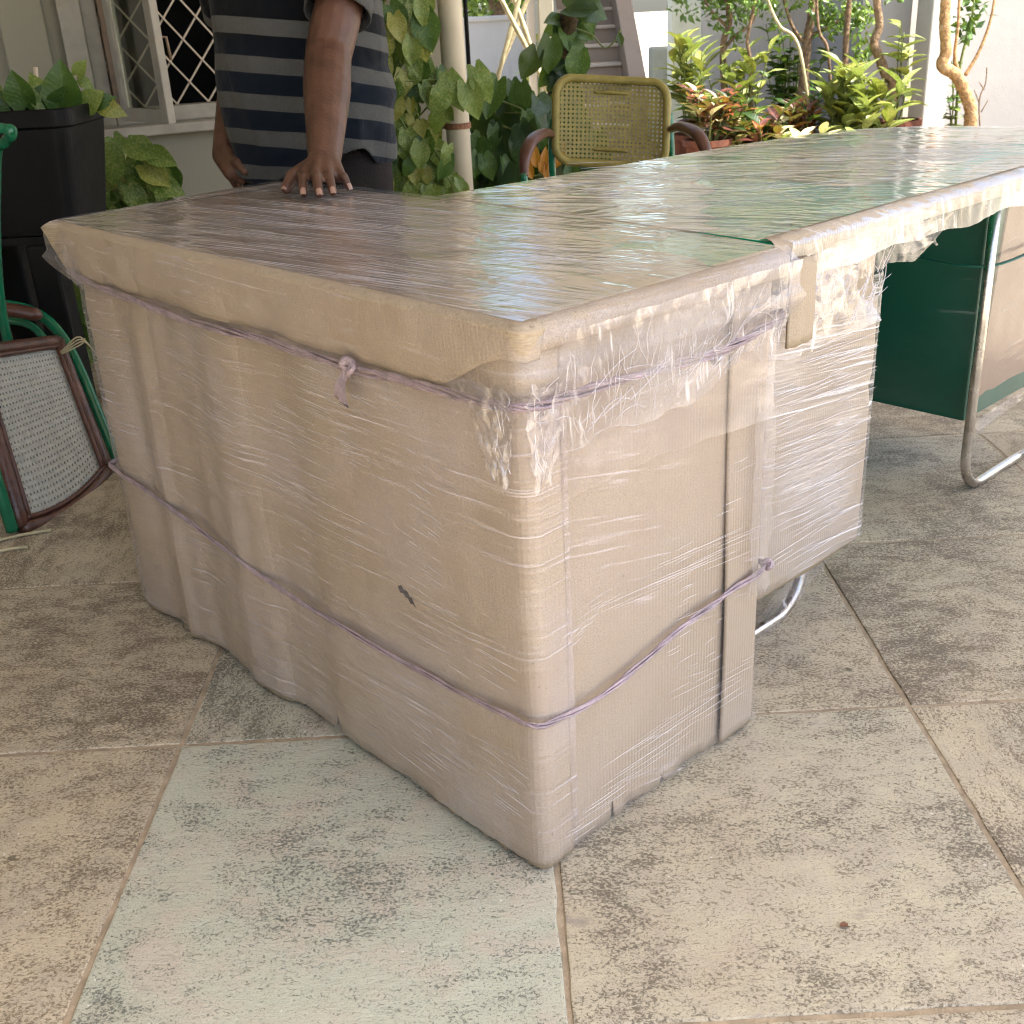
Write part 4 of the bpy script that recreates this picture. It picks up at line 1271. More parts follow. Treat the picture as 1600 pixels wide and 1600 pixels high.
crumple('film_bunch', main, (1.66, 0.165, 0.168), (0.28, 0.0, 0.02), (0.0, 0.0, -0.03), (0, -1, 0), 0.008, 45, M['film_crump'], 24, 8)

# ------------------------------------------------------------------ man leaning on the desk
PC = Vector((-0.43, 2.80, 0))
man = empty('person', PC, 0, 'man in navy and grey striped polo resting one hand on the desk', 'person')


def voxel(mb, name, mat, parent, vox, sm_it=6, sm_f=0.5):
    inv = MW[parent.name].inverted()
    mb.v = [inv @ p for p in mb.v]
    tmp = bpy.data.objects.new('tmp', mb.mesh('tmp'))
    COL.objects.link(tmp)
    md = tmp.modifiers.new('r', 'REMESH'); md.mode = 'VOXEL'; md.voxel_size = vox; md.adaptivity = 0.0
    md = tmp.modifiers.new('s', 'SMOOTH'); md.iterations = sm_it; md.factor = sm_f
    dg = bpy.context.evaluated_depsgraph_get()
    me = bpy.data.meshes.new_from_object(tmp.evaluated_get(dg))
    me.name = name
    bpy.data.objects.remove(tmp)
    me.materials.clear(); me.materials.append(mat)
    me.polygons.foreach_set('use_smooth', [True] * len(me.polygons))
    return link(name, me, None, parent)


bd = MB()
# torso, neck, head
for (x, y, z, rx, ry, rz_) in ((-0.43, 2.82, 0.92, 0.165, 0.125, 0.17), (-0.43, 2.81, 1.08, 0.165, 0.125, 0.16), (-0.43, 2.80, 1.24, 0.165, 0.11, 0.15), (-0.43, 2.79, 1.33, 0.15, 0.085, 0.09), (-0.43, 2.82, 0.82, 0.165, 0.12, 0.11)):
    bd.ball((x, y, z), (rx, ry, rz_), 20, 12)
bd.cap((-0.43, 2.79, 1.36), (-0.43, 2.76, 1.48), 0.062, 0.055)
hc = Vector((-0.43, 2.745, 1.555))
bd.ball(hc, (0.074, 0.092, 0.105), 20, 14)
bd.ball(hc + Vector((0, -0.035, -0.055)), (0.052, 0.055, 0.055), 14, 10)
bd.cap(hc + Vector((0, -0.088, 0.005)), hc + Vector((0, -0.108, -0.028)), 0.010, 0.016)
bd.ball(hc + Vector((0, -0.083, -0.062)), (0.024, 0.014, 0.010), 12, 8)
for s_ in (-1, 1):
    bd.ball(hc + Vector((s_ * 0.076, 0.012, -0.008)), (0.012, 0.02, 0.032), 12, 8)
    bd.cap(hc + Vector((s_ * 0.014, -0.086, 0.024)), hc + Vector((s_ * 0.046, -0.074, 0.026)), 0.009, 0.008)
# legs and feet
for s_ in (-1, 1):
    hx_ = -0.43 + s_ * 0.085
    bd.cap((hx_, 2.82, 0.78), (hx_ + s_ * 0.01, 2.82, 0.46), 0.082, 0.058)
    bd.cap((hx_ + s_ * 0.01, 2.82, 0.46), (hx_ + s_ * 0.015, 2.85, 0.10), 0.056, 0.040)
    bd.cap((hx_ + s_ * 0.015, 2.86, 0.05), (hx_ + s_ * 0.03, 2.72, 0.04), 0.040, 0.036)
# arm on the desk (his left): shoulder, elbow, wrist
sh = Vector((-0.245, 2.76, 1.32)); el = P(513, 85, 2.56); wr = P(507, 248, 2.275)
bd.cap(sh, el, 0.058, 0.050)
bd.cap(el, el.lerp(wr, 0.35), 0.049, 0.050)
bd.cap(el.lerp(wr, 0.35), wr, 0.050, 0.033)
kn = {'index': Vector((-0.362, 2.198, 0.803)), 'middle': Vector((-0.338, 2.188, 0.806)), 'ring': Vector((-0.315, 2.190, 0.803)), 'little': Vector((-0.294, 2.203, 0.797))}
for k in kn: bd.cap(wr, kn[k], 0.029, 0.0135)
bd.cap(kn['index'], kn['little'], 0.0125, 0.0115)
tipx = {'index': (474, 302), 'middle': (499, 303), 'ring': (520, 300), 'little': (545, 293)}
fing = {}
for k, q in tipx.items():
    tp = G(*q, 0.7775)
    pip = kn[k].lerp(tp, 0.52) + Vector((0, 0, 0.011))
    fing[k] = (kn[k], pip, tp)
tips = {}
for k, q in fing.items():
    a, b_, c = q
    r_ = {'index': 0.0098, 'middle': 0.0102, 'ring': 0.0096, 'little': 0.0085}[k]
    bd.cap(a, b_, r_ * 1.15, r_); bd.cap(b_, c, r_, r_ * 0.86)
    tips[k] = (b_, c, r_)
c = G(447, 295, 0.779); a = wr + Vector((-0.02, -0.015, -0.012)); b_ = a.lerp(c, 0.55) + Vector((-0.012, 0, 0.004))
bd.cap(a, b_, 0.021, 0.0145); bd.cap(b_, c, 0.0135, 0.0110)
tips['thumb'] = (b_, c, 0.0115)
# hanging arm with hand at the hip (his right)
sh2 = Vector((-0.60, 2.83, 1.32)); el2 = P(322, 150, 2.92) + Vector((-0.005, 0, 0)); el2 = Vector((-0.612, 3.0, 1.0)); wr2 = P(350, 243, 2.82)
bd.cap(sh2, el2, 0.055, 0.045)
bd.cap(el2, el2.lerp(wr2, 0.35), 0.044, 0.043)
bd.cap(el2.lerp(wr2, 0.35), wr2, 0.042, 0.029)
pl2 = P(364, 268, 2.74)
bd.cap(wr2, pl2, 0.028, 0.024)
bd.cap(wr2 + Vector((0.01, 0, 0.01)), P(368, 258, 2.735), 0.022, 0.016)
for k, (qa, qb, r_) in enumerate((((372, 266), (381, 276), 0.0088), ((370, 272), (379, 283), 0.0092), ((366, 276), (374, 289), 0.009), ((360, 277), (367, 291), 0.0078))):
    A = P(qa[0], qa[1], 2.725 + 0.012 * k); B = P(qb[0], qb[1], 2.72 + 0.012 * k)
    bd.cap(pl2.lerp(A, 0.6), A, r_ * 1.3, r_ * 1.1); bd.cap(A, B, r_ * 1.1, r_ * 0.85)
A = P(372, 255, 2.715); B = P(383, 268, 2.70)
bd.cap(wr2, A, 0.016, 0.0125); bd.cap(A, B, 0.0120, 0.0095)
body = voxel(bd, 'body', M['skin'], man, 0.0036, 4, 0.45)
for k, (a, c, r_) in tips.items():
    d = (c - a).normalized()
    upv = Vector((0, 0, 1)); n_ = (upv - d * upv.dot(d)).normalized(); sd = d.cross(n_)
    ctr = c + d * (r_ * 0.05) + n_ * (r_ * 0.60)
    m = MB()
    m.grid(5, 6, lambda i, j: ctr + sd * ((i - 2) / 2 * r_ * 0.52) + d * ((j - 2.5) / 2.5 * r_ * 0.72) + n_ * (r_ * (0.26 - 0.24 * ((i - 2) / 2) ** 2 - 0.20 * max(0, (j - 2.5) / 2.5) ** 2)))
    m.build('fingernail', M['nail'], man, smooth=True, world=True)
for s_ in (-1, 1):
    m = MB(); m.ball(hc + Vector((s_ * 0.030, -0.077, 0.008)), 0.013, 12, 8); e_ = m.build('eye', M['eye'], man, smooth=True, world=True)
    m = MB(); m.ball(hc + Vector((s_ * 0.030, -0.0865, 0.008)), 0.0055, 10, 6); m.build('iris', M['hair'], e_, smooth=True, world=True)
hb = MB()
hb.grid(28, 12, lambda i, j: hc + Vector((0.082 * math.sin(0.05 + j / 11 * 1.45) * math.cos(i / 28 * 2 * PI), 0.012 + 0.098 * math.sin(0.05 + j / 11 * 1.45) * math.sin(i / 28 * 2 * PI), 0.115 * math.cos(0.05 + j / 11 * 1.45) + 0.02)) + Vector((1, 1, 1)) * 0.003 * ns(i * 2.1, j * 2.3), wrap=True)
hb.build('hair', M['hair'], man, smooth=True, world=True, solid=0.01)
# shirt: torso loft with untucked hem and side vent, plus two sleeves
SH = [(0.60, 0.158, 0.136), (0.68, 0.172, 0.150), (0.76, 0.190, 0.166), (0.84, 0.200, 0.178), (0.92, 0.204, 0.182), (1.00, 0.200, 0.178), (1.08, 0.197, 0.168), (1.16, 0.197, 0.150), (1.24, 0.198, 0.132), (1.31, 0.190, 0.112), (1.355, 0.165, 0.095), (1.385, 0.11, 0.085), (1.40, 0.075, 0.078), (1.425, 0.066, 0.07)]
sm = MB(); suv = []
NA, NR = 120, 84
def shirt_pt(i, j):
    a = 2 * PI * i / NA                     # a = -pi/2 faces the camera
    ca, sa = math.cos(a), math.sin(a)
    front = max(0, -sa)
    # hem: lower on his right (image left), rises to the vent on image right, drop at the far right tail
    hem = 0.745 + 0.05 * sstep(ca, 0.0, 0.55) - 0.045 * sstep(ca, 0.62, 0.92) - 0.02 * sstep(-ca, 0.1, 0.6) + 0.03 * sstep(-ca, 0.6, 0.98) + (0.02 if sa > 0.2 else 0)
    t = j / (NR - 1)
    z = hem + (1.425 - hem) * t
    rx = 0.0; ry = 0.0
    for (z0_, a0, b0), (z1_, a1, b1) in zip(SH, SH[1:]):
        if z <= z1_ or z1_ == SH[-1][0]:
            k = max(0, min(1, (z - z0_) / (z1_ - z0_))); rx = a0 + (a1 - a0) * k; ry = b0 + (b1 - b0) * k
            break
    e_ = 0.86
    cx_ = math.copysign(abs(ca) ** e_, ca); sy_ = math.copysign(abs(sa) ** e_, sa)
    w = 0.0
    w += 0.009 * math.exp(-((z - 0.80 - 0.10 * ca) / 0.020) ** 2) * sstep(ca, -0.4, 0.3)
    w -= 0.010 * math.exp(-((z - 0.845 - 0.12 * ca) / 0.018) ** 2) * sstep(ca, -0.5, 0.4)
    w += 0.008 * math.exp(-((z - 0.80 - 0.05 * ca) / 0.02) ** 2) * sstep(-ca, -0.1, 0.5)
    w += 0.006 * ns(ca * 3, z * 9 + ca * 2, 4) + 0.003 * ns(ca * 8, z * 16, 9)
    w += 0.010 * (1 - sstep(z, hem, hem + 0.08)) * math.sin(a * 5 + 1.0)
    suv.append((i / NA, z - 0.020 * front + 0.030 * ca + 0.02 * w * 10 * (1 - sstep(z, .78, .9))))
    return Vector((-0.432 + (rx + w) * cx_, 2.81 + (ry + w) * sy_ + (0.02 if z < 1.2 else 0) - 0.02 * sstep(z, 1.2, 1.4), z))
sm.grid(NA, NR, shirt_pt, wrap=True)
def sleeve(a, b_, r0_, r1_, seed):
    n = 22; K = 18
    base = len(sm.v)
    ax_ = (b_ - a).normalized(); x_ = ax_.orthogonal().normalized(); y_ = ax_.cross(x_)
    def f(i, j):
        t = j / (K - 1)
        an = 2 * PI * i / n
        r_ = r0_ + (r1_ - r0_) * t + 0.005 * ns(math.cos(an) * 3, t * 5 + math.sin(an), seed)
        p = a.lerp(b_, t)
        suv.append((i / n, p.z * 1.0 + 0.02))
        return p + (x_ * math.cos(an) + y_ * math.sin(an)) * r_
    sm.grid(n, K, f, wrap=True)
sleeve(Vector((-0.27, 2.785, 1.34)), sh.lerp(el, 0.76) + Vector((0.0, 0.0, 0)), 0.078, 0.073, 3)
sleeve(Vector((-0.59, 2.80, 1.34)), sh2.lerp(el2, 0.72), 0.078, 0.070, 7)
sm.build('shirt', M['shirt'], man, smooth=True, world=True, solid=0.003, uv=suv)
tr = MB()
for s_ in (-1, 1):
    hx_ = -0.43 + s_ * 0.088
    tr.cap((hx_, 2.82, 0.80), (hx_ + s_ * 0.01, 2.82, 0.46), 0.100, 0.078)
    tr.cap((hx_ + s_ * 0.01, 2.82, 0.46), (hx_ + s_ * 0.015, 2.85, 0.12), 0.078, 0.066)
tr.ball((-0.43, 2.825, 0.83), (0.178, 0.135, 0.12), 20, 12)
voxel(tr, 'trousers', M['trouser'], man, 0.012, 4)
for s_ in (-1, 1):
    hx_ = -0.43 + s_ * 0.10
    m = MB(); m.prism([(hx_ - 0.045 + s_ * .01, 2.90), (hx_ - 0.05 + s_ * .02, 2.78), (hx_ - 0.035 + s_ * .03, 2.68), (hx_ + 0.035 + s_ * .03, 2.68), (hx_ + 0.05 + s_ * .02, 2.78), (hx_ + 0.045 + s_ * .01, 2.90)], 0.0, 0.02)
    m.build('sandal', M['shoe'], man, world=True, bevel=0.005)


# ------------------------------------------------------------------ chairs
def cane_panel(nx, ny, w, h, fn, hole=0.52, corner=0.0):
    """woven panel with a real hole in every cell; fn maps (x, y) in the panel to 3D"""
    m = MB()
    for i in range(nx):
        for j in range(ny):
            x0, x1 = -w / 2 + w * i / nx, -w / 2 + w * (i + 1) / nx
            y0, y1 = -h / 2 + h * j / ny, -h / 2 + h * (j + 1) / ny
            cx, cy = (x0 + x1) / 2, (y0 + y1) / 2
            if corner:
                dx = max(0, abs(cx) - (w / 2 - corner)); dy = max(0, abs(cy) - (h / 2 - corner))
                if math.hypot(dx, dy) > corner: continue
            hw, hh = (x1 - x0) / 2, (y1 - y0) / 2
            out = [(-1, -1), (0, -1), (1, -1), (1, 0), (1, 1), (0, 1), (-1, 1), (-1, 0)]
            vs_ = [fn(cx + a * hw, cy + b_ * hh) for a, b_ in out] + [fn(cx + hw * hole * math.cos(-0.75 * PI + k * PI / 4), cy + hh * hole * math.sin(-0.75 * PI + k * PI / 4)) for k in range(8)]
            m.add(vs_, [(k, (k + 1) % 8, 8 + (k + 1) % 8, 8 + k) for k in range(8)])
    return m


def rrect(w, h, r, n=8):
    out = []
    for (sx, sy, a0) in ((1, -1, -PI / 2), (1, 1, 0), (-1, 1, PI / 2), (-1, -1, PI)):
        for k in range(n + 1):
            a = a0 + (PI / 2) * k / n
            out.append((sx * (w / 2 - r) + r * math.cos(a), sy * (h / 2 - r) + r * math.sin(a)))
    return out


# yellow cane armchair behind the main desk, facing the camera
ccb = P(950, 192, 4.1)
yc = empty('cane_armchair', (ccb.x, 3.95, 0), R(-4), 'yellow cane backed armchair with reddish arms standing behind the long desk', 'chair')
YM = MW[yc.name]
bw, bh = 0.385, 0.275
bzc = ccb.z
def ypt(x, y, off=0.0):
    return Vector((x + 0.012 * (y / bh), 0.15 + 0.05 * (y / bh) + 0.035 * (1 - (x / (bw / 2)) ** 2) - off, bzc + y - 0.018 * x / 0.19))
fr = rrect(bw, bh, 0.055)
m = MB(); m.tube([ypt(x, y) for x, y in fr + fr[:2]], 0.0145, 10); m.build('back_frame', M['yellow'], yc, smooth=True)
cane_panel(25, 18, bw - 0.015, bh - 0.015, lambda x, y: ypt(x, y, 0.002), 0.55, 0.05).build('back_cane', M['yellow'], yc, solid=0.004)
for dy in (-0.095, 0.093):
    m = MB(); m.tube([ypt(x, dy + 0.004 * math.cos(x * 20), 0.006) for x in [-0.06 + 0.012 * k for k in range(11)]], [0.004 + 0.004 * math.sin(PI * k / 10) for k in range(11)], 6); m.build('cane_rib', M['yellow'], yc, smooth=True)
for s_ in (-1, 1):
    ax_ = s_ * 0.215
    pts = spline([(ax_ * 0.97, 0.135, bzc - 0.03), (ax_ * 1.08, 0.03, bzc - 0.012), (ax_ * 1.26, -0.11, bzc - 0.022), (ax_ * 1.36, -0.185, bzc - 0.065), (ax_ * 1.38, -0.205, bzc - 0.12)], 8)
    m = MB(); m.tube(pts, [0.015 + 0.009 * math.sin(PI * min(1, k / (len(pts) - 1) * 1.1)) for k in range(len(pts))], 10, flat=0.75); m.build('armrest', M['redwood'], yc, smooth=True)
    m = MB(); m.tube(spline([(ax_ * 1.38, -0.205, bzc - 0.11), (ax_ * 1.38, -0.21, 0.30), (ax_ * 1.38, -0.21, 0.05), (ax_ * 1.36, -0.17, 0.013), (ax_ * 1.3, 0.1, 0.013), (ax_ * 1.25, 0.24, 0.013)], 8), 0.0125, 10); m.build('leg', M['green_tube'], yc, smooth=True)
    m = MB(); m.tube(spline([(ax_ * 0.95, 0.17, bzc + 0.02), (ax_ * 0.98, 0.15, bzc - 0.10), (ax_ * 1.0, 0.13, 0.42), (ax_ * 1.25, -0.20, 0.40)], 8), 0.0125, 10); m.build('back_post', M['green_tube'], yc, smooth=True)
m = MB(); sr = rrect(0.46, 0.42, 0.06); m.tube([(x, y - 0.06, 0.42) for x, y in sr + sr[:2]], 0.017, 8); m.build('seat_frame', M['yellow'], yc, smooth=True)
cane_panel(24, 22, 0.45, 0.41, lambda x, y: Vector((x, y - 0.06, 0.418)), 0.5, 0.05).build('seat_cane', M['yellow'], yc, solid=0.004)

# tipped chair on the left: seat panel leaning with its curved edge on the floor
A_ = G(36, 832); B_ = G(166, 741)
C_ = P(90, 541, 2.93); D_ = P(-45, 560, 2.58)
tc = empty('tipped_chair', (A_.x, A_.y, 0), 0, 'tipped green tube chair with white cane panel lying at the left edge', 'chair')
def tpt(u, v, off=0.0):
    """u 0..1 along the bottom edge, v 0..1 up the panel"""
    a = A_.lerp(B_, u); d = D_.lerp(C_, u)
    p = a.lerp(d, v)
    n_ = (B_ - A_).cross(D_ - A_).normalized()
    if n_.y > 0: n_ = -n_
    p = p + n_ * off
    p.z += 0.014
    if v < 0.5:
        bow = (1 - (2 * u - 1) ** 2) * 0.030 * (1 - v / 0.5)
        p = p - (d - a).normalized() * bow
    return p
def tframe(name, pts, w=0.021, t_=0.016):
    m = MB(); m.tube(pts, w, 8, flat=0.8); return m.build(name, M['wood'], tc, smooth=True, world=True)
tframe('bottom_rail', [tpt(u / 12, 0.0) for u in range(13)])
tframe('top_rail', [tpt(u / 12, 1.0) for u in range(13)])
tframe('side_rail', [tpt(0, v / 10) for v in range(11)])
tframe('side_rail', [tpt(1, v / 10) for v in range(11)])
Wp, Hp = (B_ - A_).length, (D_ - A_).length
m = cane_panel(26, 26, 0.93, 0.93, lambda x, y: tpt(0.5 + x, 0.5 + y, 0.004), 0.50)
m.build('cane', M['cane'], tc, world=True, solid=0.004)
m = MB()
for k in range(5):
    for (a, b_) in (((0.075, 0.05), (0.075, 0.95)), ((0.925, 0.05), (0.925, 0.95)), ((0.05, 0.06), (0.95, 0.06)), ((0.05, 0.94), (0.95, 0.94))):
        pass
for (a, b_) in (((0.062, 0.04), (0.062, 0.96)), ((0.938, 0.04), (0.938, 0.96)), ((0.04, 0.045), (0.96, 0.045)), ((0.04, 0.955), (0.96, 0.955))):
    m.tube([tpt(a[0] + (b_[0] - a[0]) * k / 10, a[1] + (b_[1] - a[1]) * k / 10, 0.012) for k in range(11)], 0.006, 6)
m.build('cane_bead', M['redwood'], tc, smooth=True, world=True)
# green tubes: one bends over the top and runs down beside the right rail
q = [P(-60, 470, 3.0), P(20, 478, 3.02), P(62, 492, 3.02), P(94, 522, 2.98), P(124, 576, 2.93), P(154, 648, 2.87), P(186, 732, 2.81)]
q[-1].z = 0.014
m = MB(); m.tube(spline(q, 8), 0.0145, 12); m.build('frame_tube', M['green_tube'], tc, smooth=True, world=True)
q = [P(-60, 500, 2.95), P(10, 500, 2.98), P(50, 510, 2.98), P(76, 540, 2.96), P(86, 572, 2.95)]
m = MB(); m.tube(spline(q, 8), 0.011, 12); m.build('frame_tube', M['green_tube'], tc, smooth=True, world=True)
q = [P(-70, 560, 2.52), P(-30, 660, 2.44), P(-8, 740, 2.39), G(22, 838)]
q[-1].z = 0.014
m = MB(); m.tube(spline(q, 8), 0.0145, 12); m.build('frame_tube', M['green_tube'], tc, smooth=True, world=True)
q = [P(-80, 486, 2.9), P(-20, 482, 2.92), P(30, 486, 2.94), P(66, 494, 2.95)]
m = MB(); m.tube(spline(q, 8), [0.026, 0.026] + [0.026] * 20 + [0.020, 0.016, 0.010], 10, flat=0.7); m.build('armrest', M['redwood'], tc, smooth=True, world=True)
m = MB()
ct = tpt(0.98, 0.90, 0.03)
for k in range(4):
    m.tube(spline([ct + Vector((-0.03, -0.01, -0.012)), ct + Vector((0.0, -0.012, 0.004 * k)), ct + Vector((0.04, 0.0, 0.016 + 0.006 * k)), ct + Vector((0.05 + 0.01 * k, 0.0, 0.03 - 0.02 * k))], 5), 0.0022, 5)
m.build('string_tie', M['bamboo'], tc, smooth=True, world=True)
for (qa, qb, k) in (((-10, 846), (80, 828), 0), ((-5, 862), (44, 855), 1)):
    m = MB(); a, b_ = G(*qa, 0.006), G(*qb, 0.006)
    m.tube(spline([a, a.lerp(b_, 0.5) + Vector((0, 0.006, 0)), b_], 5), 0.004, 6)
    tag(m.build('twig', M['bamboo'], smooth=True), ['longer pale dry twig on the floor under the tipped chair', 'short curled dry twig nearest the left edge on the floor'][k], 'twig')

# end of another green tube frame just inside the left edge
gf = empty('green_tube_frame', (P(-10, 480, 2.75).x, 2.75, 0), 0, 'green tube end poking in at the left edge below the tub rim', 'chair frame')
q = [P(-60, 205, 2.75), P(-10, 200, 2.75), P(14, 203, 2.75), P(18, 212, 2.75), P(8, 222, 2.77), P(-6, 260, 2.80), P(2, 480, 2.84)]
q.append(Vector((q[-1].x, q[-1].y, 0.014)))
m = MB(); m.tube(spline(q, 8), 0.0125, 12); m.build('frame_tube', M['green_tube'], gf, smooth=True, world=True)
m = MB(); m.ball(P(16, 205, 2.75), 0.017, 12, 8); m.build('end_cap', M['green_tube'], gf, smooth=True, world=True)
# black planter on its stand
pe = P(168, 175, 3.3)
tx1 = pe.x - 0.045; tx0 = tx1 - 0.46; ty0, ty1 = 3.12, 3.50
pt_ = empty('planter_tub', ((tx0 + tx1) / 2, (ty0 + ty1) / 2, 0.56), 0, 'tall black plastic planter tub with a thick rim at the left edge', 'planter')
zr = P(100, 178, 3.15).z
def tubring(z, k): return [((tx0 + tx1) / 2 + x, (ty0 + ty1) / 2 + y, z) for x, y in rrect((tx1 - tx0) * k, (ty1 - ty0) * k, 0.05)]
m = MB()
rings = [(0.56, 0.0, 0.74), (0.562, 0, 0.76), (0.60, 0, 0.79), (zr - 0.06, 0, 0.92), (zr - 0.035, 0, 0.93), (zr - 0.028, 0, 0.998), (zr + 0.012, 0, 1.0), (zr + 0.016, 0, 0.985), (zr + 0.012, 0, 0.93), (zr - 0.05, 0, 0.91)]
RR = [tubring(z, k) for z, _, k in rings]
n = len(RR[0])
m.grid(n, len(RR), lambda i, j: RR[j][i], wrap=True)
m.add(RR[0], [tuple(reversed(range(n)))])
m.build('tub', M['black'], pt_, smooth=False, world=True)
m = MB(); m.add(tubring(zr - 0.04, 0.91), [tuple(range(n))]); m.build('potting_soil', M['soil'], pt_, world=True)
ps_ = empty('planter_stand', ((tx0 + tx1) / 2, (ty0 + ty1) / 2, 0), 0, 'black steel stand with thick legs under the planter tub', 'stand')
for (x, y) in ((tx0 + 0.09, ty0 + 0.06), (tx1 - 0.16, ty0 + 0.06), (tx0 + 0.09, ty1 - 0.06), (tx1 - 0.10, ty1 - 0.06)):
    m = MB(); m.box((x, y, 0.27), (0.085, 0.085, 0.54)); m.build('leg', M['black_metal'], ps_, world=True, bevel=0.01)
m = MB(); m.box(((tx0 + tx1) / 2, (ty0 + ty1) / 2, 0.55), (tx1 - tx0 - 0.09, ty1 - ty0 - 0.06, 0.02)); m.build('shelf', M['black_metal'], ps_, world=True)

# ------------------------------------------------------------------ plants
def leaf_mesh(name, prof, curl=0.25, fold=0.12, n=9, wav=0.0, seed=0):
    """prof(t) -> half width at t along a leaf of unit length; 4 strips of faces"""
    m = MB()
    rows = []
    for j in range(n):
        t = j / (n - 1)
        w = prof(t)
        rows.append([(-w, t), (-w * 0.5, t), (0, t), (w * 0.5, t), (w, t)])
    def f(i, j):
        x, t = rows[j][i]
        z = -curl * t * t + fold * abs(x) * 1.6 - 0.35 * curl * (x * x) * 3 + wav * math.sin(t * 11 + (2 if x > 0 else 0) + seed) * abs(x)
        lobe = 0.0
        if name == 'heart' and j == 0: lobe = -0.14 * (abs(i - 2) / 2 > 0.4)
        return (x, t + lobe, z)
    m.grid(5, n, f)
    me = m.mesh('leaf', True)
    return me


def pr_heart(t): return 0.44 * (math.sin(PI * min(1, (t + 0.16) / 1.16)) ** 0.75) * (1 - t) ** 0.22 if t < 1 else 0.0
def pr_lance(t): return 0.19 * math.sin(PI * min(1, t ** 0.8)) ** 0.9 + (0.012 if t < 1 else 0)
def pr_oval(t): return 0.30 * math.sin(PI * t) ** 0.7 + (0.01 if t < 1 else 0)


def family(kind, prof, mats, variants):
    out = []
    for mat in mats:
        for k, (c, f_, w_) in enumerate(variants):
            me = leaf_mesh(kind, prof, c, f_, 9, w_, k)
            me.materials.append(mat)
            out.append(me)
    return out


HEARTV = [(0.22, 0.25, 0.10), (0.40, 0.15, 0.16), (0.08, 0.4, 0.1)]
L_poth = family('heart', pr_heart, [M['poth'], M['poth'], M['poth'], M['poth_y'], M['poth_d']], HEARTV)
L_pothd = family('heart', pr_heart, [M['poth_d'], M['poth_d'], M['poth_d'], M['poth_shade'], M['poth_shade'], M['poth_shade']], HEARTV)
L_poth_s = family('heart', pr_heart, [M['poth_d'], M['poth']], HEARTV)
LANCEV = [(0.30, 0.3, 0.08), (0.55, 0.2, 0.15), (0.12, 0.35, 0.05)]
L_dieff = family('lance', pr_lance, [M['dieff'], M['dieff'], M['poth_y']], LANCEV)
L_crot = family('lance', pr_lance, [M['croton'], M['croton'], M['croton_d'], M['croton_d'], M['croton_d'], M['cream_leaf'], M['poth_shade']], LANCEV)
L_cream = family('lance', pr_lance, [M['cream_leaf'], M['dieff']], LANCEV)
L_green = family('oval', pr_oval, [M['tree_leaf'], M['poth_d']], LANCEV)


def put_leaf(parent, meshes, pos, tip, nrm, size, r, name='leaf'):
    y = Vector(tip).normalized()
    n_ = Vector(nrm); n_ = (n_ - y * n_.dot(y))
    if n_.length < 1e-4: n_ = y.orthogonal()
    n_.normalize()
    x = y.cross(n_)
    mw = Matrix((x, y, n_)).transposed().to_4x4()
    mw = Matrix.Translation(Vector(pos)) @ mw @ Matrix.Diagonal((size * r.uniform(0.85, 1.1), size, size, 1))
    return link(name, r.choice(meshes), None, parent, mw)


def rv(r, a): return Vector((r.uniform(-a, a), r.uniform(-a, a), r.uniform(-a, a)))


def pot(parent, c, r_, h, mat, name='pot'):
    m = MB(); x, y, z = c
    prof = [(0.72, 0.0), (0.78, 0.25), (0.92, 0.8), (0.93, 0.82), (1.04, 0.84), (1.04, 1.0), (0.94, 1.0), (0.90, 0.86)]
    m.grid(20, len(prof), lambda i, j: (x + r_ * prof[j][0] * math.cos(2 * PI * i / 20), y + r_ * prof[j][0] * math.sin(2 * PI * i / 20), z + h * prof[j][1]), wrap=True)
    m.add([(x + r_ * 0.72 * math.cos(2 * PI * i / 20), y + r_ * 0.72 * math.sin(2 * PI * i / 20), z) for i in range(20)], [tuple(reversed(range(20)))])
    o = m.build(name, mat, parent, smooth=False, world=True)
    m = MB(); m.add([(x + r_ * 0.91 * math.cos(2 * PI * i / 20), y + r_ * 0.91 * math.sin(2 * PI * i / 20), z + h * 0.88) for i in range(20)], [tuple(range(20))])
    m.build('potting_soil', M['soil'], o, world=True)
    return o


def spray(parent, base, meshes, nst, per, height, spread, size, seed, erect=0.6, stem=True, lean=(0, 0), rs=0.006):
    """a clump of stems with leaves whorled up each one"""
    r = random.Random(seed)
    base = Vector(base); sm_ = MB()
    for s_ in range(nst):
        a = r.uniform(0, 2 * PI); k = r.uniform(0.1, 1.0) * spread
        b0 = base + Vector((math.cos(a) * k * 0.45, math.sin(a) * k * 0.45, 0))
        hh = height * r.uniform(0.65, 1.08)
        top = b0 + Vector((math.cos(a) * k + lean[0] * hh, math.sin(a) * k + lean[1] * hh, hh))
        pts = spline([b0, b0.lerp(top, 0.5) + rv(r, 0.03), top], 5)
        sm_.tube(pts, [rs * (1.2 - 0.7 * i / len(pts)) for i in range(len(pts))], 5)
        for l in range(per):
            t = 0.35 + 0.65 * (l + r.random()) / per
            p = pts[min(len(pts) - 1, int(t * (len(pts) - 1)))]
            aa = l * 2.4 + r.uniform(-0.5, 0.5)
            out = Vector((math.cos(aa), math.sin(aa), 0))
            up = erect * (0.4 + 0.9 * t) + r.uniform(-0.25, 0.2)
            d = (out + Vector((0, 0, up))).normalized()
            n_ = Vector((0, 0, 1)) - out * up
            put_leaf(parent, meshes, p, d, n_ + rv(r, 0.25), size * r.uniform(0.65, 1.12) * (1.1 - 0.25 * t), r)
    if stem: sm_.build('stem', M['stem'], parent, smooth=True, world=True)


